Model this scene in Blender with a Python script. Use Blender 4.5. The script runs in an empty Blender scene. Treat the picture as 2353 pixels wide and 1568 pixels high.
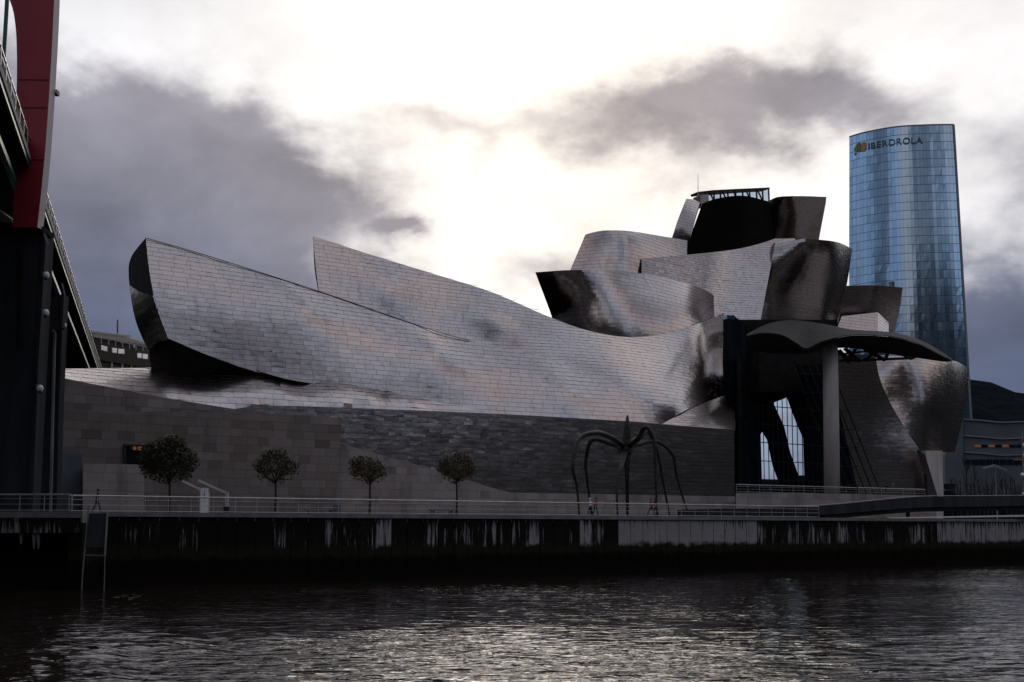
import bpy, bmesh, math, random
import numpy as np
from mathutils import Vector, Matrix
random.seed(7); rng = np.random.default_rng(7)
SC = bpy.context.scene
R = math.radians
# ------------------------------------------------------------------ camera
F = 2614.0; PITCH = R(5.2); CX, CY = 1176.5, 784.0; PY0 = 980.0
CAM = np.array([0.0, 0.0, -1.25]); WATER_Z = -5.15
cd = bpy.data.cameras.new('camera'); cam = bpy.data.objects.new('camera', cd)
SC.collection.objects.link(cam); SC.camera = cam
cam.location = CAM; cam.rotation_euler = (R(90) + PITCH, 0, 0)
cd.sensor_width = 36; cd.lens = F / 2353 * 36; cd.shift_y = (PY0 - CY) / 2353
cd.clip_start = 0.5; cd.clip_end = 12000
# ------------------------------------------------------------------ render look
SC.view_settings.view_transform = 'Standard'; SC.view_settings.look = 'None'
SC.view_settings.gamma = 1; SC.view_settings.use_curve_mapping = False
SC.view_settings.exposure = 0.0
# ------------------------------------------------------------------ node helper
class NT:
    def __init__(s, tree): s.t = tree; s.n = tree.nodes; s.l = tree.links
    def put(s, sock, v):
        if hasattr(v, 'is_output') or isinstance(v, bpy.types.NodeSocket): s.l.new(v, sock)
        else: sock.default_value = v
    def m(s, op, a, b=None, c=None, clamp=False):
        n = s.n.new('ShaderNodeMath'); n.operation = op; n.use_clamp = clamp
        for i, v in enumerate((a, b, c)):
            if v is not None: s.put(n.inputs[i], v)
        return n.outputs[0]
    def ss(s, v, lo, hi):
        n = s.n.new('ShaderNodeMapRange'); n.interpolation_type = 'SMOOTHSTEP'
        s.put(n.inputs[0], v); n.inputs[1].default_value = lo; n.inputs[2].default_value = hi
        return n.outputs[0]
    def lin(s, v, a, b, c, d):
        n = s.n.new('ShaderNodeMapRange'); s.put(n.inputs[0], v)
        for i, q in enumerate((a, b, c, d)): n.inputs[i + 1].default_value = q
        return n.outputs[0]
    def mix(s, f, a, b, mode='MIX'):
        n = s.n.new('ShaderNodeMix'); n.data_type = 'RGBA'; n.blend_type = mode
        s.put(n.inputs[0], f)
        for i, v in ((6, a), (7, b)):
            if isinstance(v, tuple) and len(v) == 3: v = v + (1,)
            s.put(n.inputs[i], v)
        return n.outputs[2]
    def noise(s, vec, scale, detail=4, rough=0.55, dist=0.0, dims='3D'):
        n = s.n.new('ShaderNodeTexNoise'); n.noise_dimensions = dims
        if vec is not None: s.put(n.inputs['Vector'], vec)
        n.inputs['Scale'].default_value = scale; n.inputs['Detail'].default_value = detail
        n.inputs['Roughness'].default_value = rough; n.inputs['Distortion'].default_value = dist
        return n.outputs[0]
    def vscale(s, vec, sc, loc=(0, 0, 0), rot=(0, 0, 0)):
        n = s.n.new('ShaderNodeMapping'); s.put(n.inputs[0], vec)
        n.inputs['Location'].default_value = loc; n.inputs['Scale'].default_value = sc
        n.inputs['Rotation'].default_value = rot
        return n.outputs[0]
    def xyz(s, vec):
        n = s.n.new('ShaderNodeSeparateXYZ'); s.put(n.inputs[0], vec); return n.outputs
    def bump(s, h, strength, dist):
        n = s.n.new('ShaderNodeBump'); s.put(n.inputs['Height'], h)
        n.inputs['Strength'].default_value = strength; n.inputs['Distance'].default_value = dist
        return n.outputs[0]
    def pos(s): return s.n.new('ShaderNodeNewGeometry').outputs['Position']
    def attr(s, name):
        n = s.n.new('ShaderNodeAttribute'); n.attribute_name = name; return n.outputs['Fac']
# ------------------------------------------------------------------ world: overcast evening sky
SUN_AZ, SUN_EL = 0.05, 0.34
w = bpy.data.worlds.new('World'); SC.world = w; w.use_nodes = True
g = NT(w.node_tree); g.n.clear()
wo = g.n.new('ShaderNodeOutputWorld'); bg = g.n.new('ShaderNodeBackground'); g.l.new(bg.outputs[0], wo.inputs[0])
tc = g.n.new('ShaderNodeTexCoord').outputs['Generated']
X_, Y_, Z_ = g.xyz(tc)
sky = g.n.new('ShaderNodeTexSky'); sky.sky_type = 'NISHITA'; sky.sun_disc = False
sky.sun_elevation = SUN_EL; sky.sun_rotation = SUN_AZ
az = g.m('ARCTAN2', X_, Y_); el = g.m('ARCSINE', Z_)
cl = g.vscale(tc, (1, 1, 1.7))
n_big = g.noise(cl, 2.6, 3, .5); n_hue = g.noise(g.vscale(cl, (1, 1, 1), (4.2, 9.1, 2.7)), 1.7, 2, .5); n_mid = g.noise(cl, 7.5, 6, .56, .3); n_fine = g.noise(g.vscale(cl, (1, 1, 1), (3.1, 1.7, .4)), 17, 6, .6)
wa = g.m('ADD', az, g.m('MULTIPLY', g.m('SUBTRACT', n_mid, .5), .16))
we = g.m('ADD', el, g.m('MULTIPLY', g.m('SUBTRACT', g.noise(g.vscale(cl, (1, 1, 1), (7.3, 2.2, 5.1)), 8.5, 5, .56), .5), .13))
def gauss(a, e, sa, se, wt):
    u = g.m('DIVIDE', g.m('SUBTRACT', wa, a), sa); v = g.m('DIVIDE', g.m('SUBTRACT', we, e), se)
    r2 = g.m('ADD', g.m('MULTIPLY', u, u), g.m('MULTIPLY', v, v))
    return g.m('MULTIPLY', g.m('EXPONENT', g.m('MULTIPLY', r2, -1.0)), wt)
CLOUDS = [(-.335, .315, .12, .075, .95), (-.36, .19, .24, .10, 1.6), (-.20, .295, .11, .05, .62),
          (.215, .365, .11, .05, .95), (.09, .345, .09, .035, .62), (-.05, .34, .07, .02, .42), (.32, .335, .09, .035, .42),
          (-.092, .268, .022, .013, .6), (.45, .30, .07, .045, .5), (.45, .11, .18, .11, 1.6),
          (.06, .225, .07, .035, .6), (.16, .28, .10, .035, .35), (.25, .07, .05, .05, -.2), (-.46, .36, .05, .06, .3)]
dens = None
for c in CLOUDS:
    q = gauss(*c); dens = q if dens is None else g.m('ADD', dens, q)
# away from the clouds named above, a loose deck of cloud goes on all round
front = g.ss(Y_, .55, .85)
deck = g.m('MULTIPLY', g.m('SUBTRACT', 1.0, front), g.lin(n_big, .30, .70, .0, .85))
dens = g.m('ADD', g.m('ADD', dens, deck), g.m('MULTIPLY', g.m('SUBTRACT', n_fine, .5), .62))
dens = g.m('ADD', dens, g.m('MULTIPLY', g.ss(el, .12, -.02), .7))
cover = g.ss(dens, .17, .94)
sd = (math.sin(SUN_AZ) * math.cos(SUN_EL), math.cos(SUN_AZ) * math.cos(SUN_EL), math.sin(SUN_EL))
dn = g.n.new('ShaderNodeVectorMath'); dn.operation = 'DOT_PRODUCT'; g.l.new(tc, dn.inputs[0]); dn.inputs[1].default_value = sd
ang = g.m('ARCCOSINE', g.m('MINIMUM', dn.outputs['Value'], .99999))
glow = g.m('EXPONENT', g.m('MULTIPLY', g.m('POWER', g.m('DIVIDE', ang, .78), 2.0), -1.0))
core = g.m('EXPONENT', g.m('MULTIPLY', g.m('POWER', g.m('DIVIDE', ang, .22), 2.0), -1.0))
bright = g.mix(glow, g.mix(g.ss(n_hue, .47, .66), (.43, .505, .65), (.60, .515, .505)), (1.04, 1.01, 1.01))
bright = g.mix(core, bright, (1.30, 1.20, 1.08))
vary = g.lin(n_mid, .3, .7, .86, 1.10)
bright = g.mix(1.0, bright, vary, 'MULTIPLY')
gap = g.m('MULTIPLY', g.ss(n_big, .56, .68), g.m('SUBTRACT', 1.0, core))
nish = g.mix(1.0, sky.outputs[0], (.09, .09, .09), 'MULTIPLY')
bright = g.mix(g.m('MULTIPLY', gap, .45), bright, nish)
up = g.ss(el, .12, .40)
dark = g.mix(up, (.098, .124, .205), (.30, .29, .34))
dark = g.mix(g.m('SUBTRACT', 1.0, front), dark, (.13, .13, .165))
dark = g.mix(g.m('MULTIPLY', core, .8), dark, (.50, .43, .42))
dark = g.mix(1.0, dark, g.lin(n_mid, .3, .7, .80, 1.25), 'MULTIPLY')
skyc = g.mix(cover, bright, dark)
skyc = g.mix(g.ss(Z_, 0.0, -.02), skyc, (.03, .03, .032))
g.l.new(skyc, bg.inputs[0]); bg.inputs[1].default_value = 1.0
# ------------------------------------------------------------------ sun behind the clouds
sl = bpy.data.lights.new('sun', 'SUN'); so = bpy.data.objects.new('sun', sl); SC.collection.objects.link(so)
sl.energy = 0.5; sl.angle = R(24); sl.color = (1, .90, .80)
so.rotation_euler = Vector((-sd[0], -sd[1], -sd[2])).to_track_quat('-Z', 'Y').to_euler()
so.location = (0, 0, 120)
# ------------------------------------------------------------------ pixel rays -> places in the world
def ray(px, py):
    x = (px - CX) / F; y = (PY0 - py) / F
    return np.array([x, math.cos(PITCH) - y * math.sin(PITCH), math.sin(PITCH) + y * math.cos(PITCH)])
def atY(px, py, Y):
    d = ray(px, py); return CAM + d * (Y / d[1])
QN = np.array([-.5208, .8537, 0.0])                     # away from the river
QT = np.array([.8537, .5208, 0.0])                      # along the quay
TH = math.atan2(.5208, .8537)
def Pq(px, py, q):
    d = ray(px, py); return CAM + d * (q / (d @ QN))
def atZ(px, py, z):
    d = ray(px, py); return CAM + d * ((z - CAM[2]) / d[2])
def G(px, q, z=0.0):                                    # on level z, at distance q, seen at column px
    py = 1200.0
    for _ in range(25):
        p = Pq(px, py, q); Y = p[1]; py += (p[2] - z) * F / Y
    return Pq(px, py, q)
def GY(px, Y, z=0.0):
    py = 1200.0
    for _ in range(25):
        p = atY(px, py, Y); py += (p[2] - z) * F / Y
    return atY(px, py, Y)
def proj(p):
    d = p - CAM; c, s = math.cos(PITCH), math.sin(PITCH)
    f = d[..., 1] * c + d[..., 2] * s; u = -d[..., 1] * s + d[..., 2] * c
    return np.stack([CX + F * d[..., 0] / f, PY0 - F * u / f], -1)
def Q(s, q, z): return QT * s + QN * q + np.array([0, 0, z])
# ------------------------------------------------------------------ objects
ORG = {}
def org(o): return ORG.get(o.name, np.zeros(3)) if o is not None else np.zeros(3)
def tag(o, label=None, cat=None, group=None, kind=None):
    if label: o['label'] = label
    if cat: o['category'] = cat
    if group: o['group'] = group
    if kind: o['kind'] = kind
    return o
def empty(name, loc, label, cat, group=None):
    o = bpy.data.objects.new(name, None); SC.collection.objects.link(o)
    o.empty_display_size = .3; o.location = loc; ORG[o.name] = np.array(loc, float)
    return tag(o, label, cat, group)
def mesh_obj(name, V, Fc, mat, parent=None, smooth=False, tone=None, kind=None, label=None, recalc=False):
    V = np.asarray(V, float); o0 = org(parent)
    if parent is None: base = np.array([V[:, 0].mean(), V[:, 1].mean(), V[:, 2].min()])
    else: base = o0
    me = bpy.data.meshes.new(name); me.from_pydata((V - base).tolist(), [], Fc)
    mats = mat if isinstance(mat, (list, tuple)) else [mat]
    for m_ in mats: me.materials.append(m_)
    if tone is not None:
        a = me.attributes.new('tone', 'FLOAT', 'POINT'); a.data.foreach_set('value', np.asarray(tone, np.float32))
    if recalc:
        bm = bmesh.new(); bm.from_mesh(me); bmesh.ops.recalc_face_normals(bm, faces=bm.faces); bm.to_mesh(me); bm.free()
    if smooth is True: me.polygons.foreach_set('use_smooth', [True] * len(me.polygons))
    elif smooth is not False: me.polygons.foreach_set('use_smooth', smooth)
    o = bpy.data.objects.new(name, me); SC.collection.objects.link(o)
    if parent is None: o.location = base
    else: o.parent = parent
    ORG[o.name] = base
    if kind: o['kind'] = kind
    if label: o['label'] = label
    return o
class MB:
    def __init__(s): s.V = []; s.F = []; s.T = []; s.M = []; s.tone = .5; s.mi = 0
    def add(s, V, Fc):
        b = len(s.V); s.V += [tuple(v) for v in V]; s.T += [s.tone] * len(V)
        s.F += [tuple(b + i for i in f) for f in Fc]; s.M += [s.mi] * len(Fc); return s
    def box(s, c, size, ax=None, up=(0, 0, 1)):
        c = np.array(c, float); ax = np.array(ax if ax is not None else (1, 0, 0), float); ax /= np.linalg.norm(ax)
        u = np.array(up, float); y = np.cross(u, ax); y /= np.linalg.norm(y); z = np.cross(ax, y)
        h = np.array(size) / 2; V = []
        for k in (-1, 1):
            for j in (-1, 1):
                for i in (-1, 1): V.append(c + ax * i * h[0] + y * j * h[1] + z * k * h[2])
        return s.add(V, [(0, 2, 3, 1), (4, 5, 7, 6), (0, 1, 5, 4), (2, 6, 7, 3), (0, 4, 6, 2), (1, 3, 7, 5)])
    def bar(s, a, b, w_, h_=None):
        a = np.array(a, float); b = np.array(b, float); d = b - a; L = np.linalg.norm(d)
        if L < 1e-6: return s
        up = (0, 0, 1) if abs(d[2]) < .95 * L else (0, 1, 0)
        return s.box((a + b) / 2, (L, w_, h_ or w_), d, up)
    def tube(s, pts, rad, n=8, caps=True):
        P = [np.array(p, float) for p in pts]; m_ = len(P)
        if not hasattr(rad, '__len__'): rad = [rad] * m_
        V = []; ref = np.array([.31, .2, .93])
        for i in range(m_):
            t = P[min(i + 1, m_ - 1)] - P[max(i - 1, 0)]; t /= max(np.linalg.norm(t), 1e-9)
            a = np.cross(ref, t)
            if np.linalg.norm(a) < .1: a = np.cross([1, 0, 0], t)
            a /= np.linalg.norm(a); b = np.cross(t, a)
            for k in range(n):
                h = 2 * math.pi * k / n; V.append(P[i] + rad[i] * (a * math.cos(h) + b * math.sin(h)))
        Fc = [(i * n + k, i * n + (k + 1) % n, (i + 1) * n + (k + 1) % n, (i + 1) * n + k) for i in range(m_ - 1) for k in range(n)]
        if caps: Fc += [tuple(range(n - 1, -1, -1)), tuple((m_ - 1) * n + k for k in range(n))]
        return s.add(V, Fc)
    def ball(s, c, r, seg=10, ring=6, sc=(1, 1, 1)):
        V = []; c = np.array(c, float)
        for i in range(ring + 1):
            a = math.pi * i / ring
            for k in range(seg):
                h = 2 * math.pi * k / seg
                V.append(c + r * np.array([math.sin(a) * math.cos(h) * sc[0], math.sin(a) * math.sin(h) * sc[1], math.cos(a) * sc[2]]))
        return s.add(V, [(i * seg + k, (i + 1) * seg + k, (i + 1) * seg + (k + 1) % seg, i * seg + (k + 1) % seg) for i in range(ring) for k in range(seg)])
    def prism(s, poly, ext):                            # polygon of 3-D points pushed along a vector
        P = [np.array(p, float) for p in poly]; n = len(P); e = np.array(ext, float)
        return s.add(P + [p + e for p in P], [tuple(range(n)), tuple(range(2 * n - 1, n - 1, -1))] +
                     [(i, i + n, (i + 1) % n + n, (i + 1) % n) for i in range(n)])
    def build(s, name, mat, parent=None, smooth=False, **k):
        o = mesh_obj(name, s.V, s.F, mat, parent, smooth, s.T, recalc=k.pop('recalc', True), **k)
        if isinstance(mat, (list, tuple)): o.data.polygons.foreach_set('material_index', s.M)
        return o
def copy_tree(o, delta, parent=None):
    c = o.copy(); SC.collection.objects.link(c); ORG[c.name] = org(o) + np.array(delta)
    if parent is not None: c.parent = parent
    else: c.location = Vector(o.location) + Vector(delta)
    for ch in list(o.children): copy_tree(ch, delta, c)
    return c
# ------------------------------------------------------------------ materials
def mat(name, base=(.3, .3, .3), rough=.6, metal=0.0, fn=None, spec=.5, emit=None, estr=0):
    m_ = bpy.data.materials.new(name); m_.use_nodes = True
    t = NT(m_.node_tree); b = t.n['Principled BSDF']
    b.inputs['Base Color'].default_value = (*base, 1); b.inputs['Roughness'].default_value = rough
    b.inputs['Metallic'].default_value = metal; b.inputs['Specular IOR Level'].default_value = spec
    if emit: b.inputs['Emission Color'].default_value = (*emit, 1); b.inputs['Emission Strength'].default_value = estr
    if fn: fn(t, b)
    return m_
def noisy(c1, c2, scale, sc=(1, 1, 1), bump_=0, rough=None, bscale=None):
    def fn(t, b):
        p = t.vscale(t.pos(), sc); n = t.noise(p, scale, 6, .6)
        t.put(b.inputs['Base Color'], t.mix(t.ss(n, .3, .7), c1, c2))
        if rough: t.put(b.inputs['Roughness'], t.lin(n, .3, .7, *rough))
        if bump_: t.put(b.inputs['Normal'], t.bump(t.noise(p, bscale or scale * 4, 4), .6, bump_))
    return fn
def f_titan(t, b):
    p = t.pos(); tone = t.attr('tone')
    streak = t.noise(t.vscale(p, (1.1, 1.1, .16)), 1.3, 5, .62)
    blot = t.noise(p, .16, 4, .55); fine = t.noise(p, 5.0, 4, .6)
    c = t.mix(tone, (.44, .375, .355), (.60, .545, .53))
    c = t.mix(t.m('MULTIPLY', t.ss(streak, .52, .78), .45), c, (.20, .17, .16))
    c = t.mix(t.m('MULTIPLY', t.ss(blot, .55, .72), .30), c, (.46, .33, .30))
    t.put(b.inputs['Base Color'], c)
    t.put(b.inputs['Roughness'], t.m('ADD', t.lin(tone, 0, 1, .25, .21), t.m('MULTIPLY', t.m('SUBTRACT', fine, .5), .10)))
    t.put(b.inputs['Normal'], t.bump(t.noise(t.vscale(p, (1, 1, 1.5)), 1.6, 3, .5), .5, .022))
def f_stone(t, b):
    p = t.pos(); tone = t.attr('tone')
    c = t.mix(tone, (.085, .061, .053), (.35, .30, .28))
    c = t.mix(t.m('MULTIPLY', t.ss(t.noise(t.vscale(p, (1, 1, .22)), .8, 6, .62), .5, .75), .5), c, (.085, .07, .066))
    c = t.mix(t.m('MULTIPLY', t.ss(t.noise(p, .11, 3), .5, .7), .35), c, (.20, .145, .125))
    t.put(b.inputs['Base Color'], t.mix(t.m('MULTIPLY', t.noise(p, 9, 5), .25), c, (.3, .27, .25)))
    t.put(b.inputs['Normal'], t.bump(t.noise(p, 14, 4), .4, .02))
def f_quay(t, b):
    p = t.pos(); x, y, z = t.xyz(p); tone = t.attr('tone')
    st = t.noise(t.vscale(p, (2.6, 2.6, .16)), 1.5, 7, .72); rag = t.noise(p, .9, 6, .65); rag2 = t.noise(p, 3.2, 5, .65)
    clean = t.mix(t.noise(p, .5, 5), (.25, .235, .235), (.38, .365, .37))
    clean = t.mix(t.m('MULTIPLY', t.ss(rag2, .5, .75), .35), clean, (.13, .11, .10))
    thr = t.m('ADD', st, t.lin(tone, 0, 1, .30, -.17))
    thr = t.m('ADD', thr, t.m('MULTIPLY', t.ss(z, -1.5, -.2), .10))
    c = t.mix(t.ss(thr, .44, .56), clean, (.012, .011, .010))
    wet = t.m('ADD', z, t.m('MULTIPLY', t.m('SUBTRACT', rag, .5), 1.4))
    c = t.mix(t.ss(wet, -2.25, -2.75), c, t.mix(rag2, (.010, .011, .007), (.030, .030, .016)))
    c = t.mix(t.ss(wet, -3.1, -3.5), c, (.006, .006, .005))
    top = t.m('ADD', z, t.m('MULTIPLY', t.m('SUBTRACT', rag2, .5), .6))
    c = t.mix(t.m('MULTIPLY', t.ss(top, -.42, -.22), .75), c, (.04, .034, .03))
    t.put(b.inputs['Base Color'], c)
    t.put(b.inputs['Roughness'], t.lin(rag, .3, .7, .65, .9))
    t.put(b.inputs['Normal'], t.bump(t.m('ADD', rag2, t.noise(p, 12, 4)), .7, .05))
def f_water(t, b):
    p = t.pos(); vp = t.vscale(p, (.45, 1.2, 1), (0, 0, 0), (0, 0, R(-10)))
    n1 = t.noise(vp, 1.15, 2, .5, .2); n2 = t.noise(vp, 2.9, 2, .5, .4); patch_ = t.ss(t.noise(p, .05, 2), .42, .6)
    h = t.m('ADD', t.m('MULTIPLY', n1, .75), t.m('MULTIPLY', n2, t.lin(patch_, 0, 1, .25, .5)))
    yy = t.xyz(p)[1]
    near = t.lin(t.m('ADD', yy, t.m('MULTIPLY', t.noise(p, .12, 3), 16)), 40, 56, 1.0, .38)
    t.put(b.inputs['Normal'], t.bump(t.m('MULTIPLY', h, near), 1.0, .30))
    b.inputs['IOR'].default_value = 1.333; b.inputs['Specular Tint'].default_value = (1, .93, .88, 1)
def f_tone(c1, c2, r1, r2):
    def fn(t, b):
        tone = t.attr('tone'); t.put(b.inputs['Base Color'], t.mix(tone, c1, c2)); t.put(b.inputs['Roughness'], t.lin(tone, 0, 1, r1, r2))
    return fn
M = {}
M['titan'] = mat('titanium', rough=.3, metal=1, fn=f_titan)
M['joint'] = mat('titanium_joint', (.19, .165, .16), .42, 1)
M['darkmetal'] = mat('dark_metal', (.035, .032, .032), .45, .7, noisy((.03, .027, .027), (.05, .045, .043), 1.2))
M['canopy'] = mat('dark_canopy', (.05, .044, .042), .55, 0, noisy((.016, .014, .0135), (.030, .026, .025), .6, (1, 1, .3)), spec=.03)  # plain near-black sheet with faint stretched tone variation
M['mud'] = mat('wet_mud', (.006, .006, .005), 1.0, spec=0)
M['core'] = mat('near_black', (.012, .010, .010), .8, 0, noisy((.010, .009, .009), (.02, .017, .016), .8), spec=.12)  # near-black; also stands for shade in the prow's mouth and hollow
M['stone'] = mat('limestone', rough=.8, spec=.25, fn=f_stone)
M['mortar'] = mat('stone_joint', (.06, .05, .046), .9)
M['quay'] = mat('quay_concrete', rough=.8, spec=.06, fn=f_quay)
M['concrete'] = mat('concrete', (.2, .2, .2), .85, fn=noisy((.13, .125, .13), (.22, .21, .21), .9, (1, 1, .3), .02))
M['palestone'] = mat('pale_stone', (.5, .46, .44), .8, fn=noisy((.42, .38, .365), (.56, .52, .50), .9, (1, 1, .25), .02))
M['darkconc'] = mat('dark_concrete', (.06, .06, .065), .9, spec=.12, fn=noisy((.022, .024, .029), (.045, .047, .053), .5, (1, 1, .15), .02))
M['paving'] = mat('paving', (.22, .21, .2), .8, fn=noisy((.17, .16, .155), (.25, .235, .225), 1.4))
M['ground'] = mat('ground', (.1, .1, .09), .95, spec=.1, fn=noisy((.06, .065, .05), (.12, .115, .1), .05))
M['hill'] = mat('wooded_hill', (.02, .028, .02), 1.0, spec=0.0, fn=noisy((.006, .009, .011), (.014, .017, .019), .03))  # distance haze is mixed into the colour as a bluish tint
M['water'] = mat('river_water', (.016, .010, .0075), .05, fn=f_water)
M['steel'] = mat('brushed_steel', (.55, .55, .56), .35, .9, noisy((.45, .45, .46), (.6, .6, .6), 3))
M['rail'] = mat('galvanised_rail', (.42, .41, .41), .42, .55, noisy((.33, .32, .32), (.5, .49, .48), 2.5))
M['bronze'] = mat('dark_bronze', (.030, .024, .020), .5, .75, noisy((.014, .012, .011), (.045, .034, .027), 3.0, bump_=.12, bscale=2.2))
M['red'] = mat('red_paint', (.30, .018, .03), .5, fn=noisy((.25, .012, .024), (.33, .018, .032), .35, (1, 1, .2)))
M['redside'] = mat('lit_side_pale', (.62, .56, .54), .55, fn=noisy((.52, .46, .45), (.68, .62, .60), .8, (1, 1, .2)))  # pale colour stands for light falling on the arch's outer side
M['teal'] = mat('teal_paint', (.012, .10, .085), .45, fn=noisy((.008, .075, .065), (.02, .13, .11), .6))
M['black'] = mat('black_steel', (.012, .012, .014), .6)
M['glassdark'] = mat('dark_glass', (.008, .012, .018), .08, 0, f_tone((.006, .009, .014), (.015, .025, .035), .05, .14))
M['towerglass'] = mat('blue_tower_glass', (.05, .17, .30), .12, .92, f_tone((.29, .47, .66), (.47, .63, .76), .10, .18))
M['towerjoint'] = mat('tower_mullion', (.30, .42, .50), .35, .9)
M['white'] = mat('white_paint', (.72, .72, .74), .5)
M['bluegrey'] = mat('blue_grey_render', (.10, .115, .135), .8, fn=noisy((.085, .10, .12), (.12, .135, .155), .15))
M['lead'] = mat('pale_ledge', (.22, .24, .27), .7)
M['wall_brown'] = mat('brown_brick', (.03, .024, .02), .9, fn=noisy((.020, .016, .014), (.034, .027, .023), .7), spec=.08)
M['pane'] = mat('window_pane', (.34, .42, .47), .25)
M['warm'] = mat('lit_window', (.05, .04, .03), .4, emit=(1, .45, .18), estr=.08)
M['led'] = mat('amber_led', (.05, .02, .0), .4, emit=(1, .34, .06), estr=.20)
M['bark'] = mat('bark', (.03, .024, .02), .9)
M['leaf'] = mat('leaf', (.03, .035, .015), .7, fn=f_tone((.018, .024, .010), (.055, .048, .018), .6, .8))
M['autumn'] = mat('autumn_leaf', (.06, .04, .015), .7, fn=f_tone((.028, .026, .010), (.10, .062, .018), .6, .8))
M['skin'] = mat('skin', (.35, .20, .14), .6)
M['hair'] = mat('hair', (.015, .012, .01), .6)
M['redcloth'] = mat('red_cloth', (.36, .015, .03), .8); M['whitecloth'] = mat('white_cloth', (.62, .66, .74), .8)
M['blackcloth'] = mat('black_cloth', (.012, .012, .014), .85); M['greencloth'] = mat('green_cloth', (.01, .16, .12), .8)
M['orange'] = mat('orange_enamel', (.75, .27, .08), .5); M['green'] = mat('green_enamel', (.10, .30, .14), .5)
M['bluesign'] = mat('blue_print', (.03, .05, .22), .6); M['goldsign'] = mat('ochre_enamel', (.30, .22, .06), .5)
M['letter'] = mat('letter_enamel', (.085, .15, .18), .45)
M['yellow'] = mat('yellow_cloth', (.5, .42, .05), .8)
def glass_mat():
    m_ = bpy.data.materials.new('atrium_glass'); m_.use_nodes = True; t = NT(m_.node_tree); t.n.clear()
    o = t.n.new('ShaderNodeOutputMaterial'); gl = t.n.new('ShaderNodeBsdfGlossy'); gl.inputs['Roughness'].default_value = .05
    gl.inputs['Color'].default_value = (.6, .75, .85, 1)
    tr = t.n.new('ShaderNodeBsdfTransparent'); tr.inputs['Color'].default_value = (.60, .67, .76, 1)
    fr = t.n.new('ShaderNodeFresnel'); fr.inputs[0].default_value = 1.45
    mx = t.n.new('ShaderNodeMixShader'); gm = t.n.new('ShaderNodeNewGeometry'); t.l.new(t.m('MULTIPLY', fr.outputs[0], t.m('SUBTRACT', 1.0, gm.outputs['Backfacing'])), mx.inputs[0]); t.l.new(tr.outputs[0], mx.inputs[1]); t.l.new(gl.outputs[0], mx.inputs[2])
    t.l.new(mx.outputs[0], o.inputs[0]); return m_
M['clear'] = glass_mat()
# ------------------------------------------------------------------ curved clad surfaces
def crom(pts, n=6):
    P = [np.array(p, float) for p in pts]
    if len(P) < 3: return P
    out = []
    for i in range(len(P) - 1):
        p1, p2 = P[i], P[i + 1]; p0 = P[i - 1] if i else 2 * p1 - p2; p3 = P[i + 2] if i + 2 < len(P) else 2 * p2 - p1
        for k in range(n):
            t = k / n
            out.append(.5 * (2 * p1 + (p2 - p0) * t + (2 * p0 - 5 * p1 + 4 * p2 - p3) * t * t + (3 * p1 - 3 * p2 + p3 - p0) * t ** 3))
    return out + [P[-1]]
def outline(*segs):                                     # each segment a smooth run, corners between
    out = []
    for s in segs:
        c = crom(s) if len(s) > 2 else [np.array(p, float) for p in s]
        for p in c:
            if not out or np.linalg.norm(out[-1] - p) > .5: out.append(p)
    if np.linalg.norm(out[0] - out[-1]) < .5: out.pop()
    return out
def resamp(pts, n):
    P = np.array(crom(pts)); L = np.concatenate([[0], np.cumsum(np.linalg.norm(np.diff(P[:, :2], axis=0), axis=1))])
    return [np.array([np.interp(x, L, P[:, k]) for k in range(P.shape[1])]) for x in np.linspace(0, L[-1], n)]
class TPS:
    def __init__(s, xy, v, reg=1e-3):
        xy = np.asarray(xy, float); s.c = xy.mean(0); s.k = max(xy.std(), 1e-6); X = (xy - s.c) / s.k; s.X = X
        n = len(X); A = np.zeros((n + 3, n + 3)); A[:n, :n] = s.ker(X, X) + reg * np.eye(n)
        A[:n, n] = 1; A[:n, n + 1:] = X; A[n, :n] = 1; A[n + 1:, :n] = X.T
        s.w = np.linalg.lstsq(A, np.concatenate([v, np.zeros(3)]), rcond=None)[0]
    @staticmethod
    def ker(A, B):
        d2 = ((A[:, None] - B[None]) ** 2).sum(-1); return .5 * d2 * np.log(d2 + 1e-12)
    def __call__(s, xy):
        X = (np.asarray(xy, float).reshape(-1, 2) - s.c) / s.k; n = len(s.X)
        return s.ker(X, s.X) @ s.w[:n] + s.w[n] + X @ s.w[n + 1:]
def clip(poly, ax, val, keep_less):
    out = []; n = len(poly)
    for i in range(n):
        a, b = poly[i], poly[(i + 1) % n]
        ia = (a[ax] <= val) if keep_less else (a[ax] >= val); ib = (b[ax] <= val) if keep_less else (b[ax] >= val)
        if ia: out.append(a)
        if ia != ib:
            t = (val - a[ax]) / (b[ax] - a[ax]); out.append((a[0] + (b[0] - a[0]) * t, a[1] + (b[1] - a[1]) * t))
    return out
def area(p): return .5 * abs(sum(p[i - 1][0] * p[i][1] - p[i][0] * p[i - 1][1] for i in range(len(p))))
POOL = {}
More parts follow.
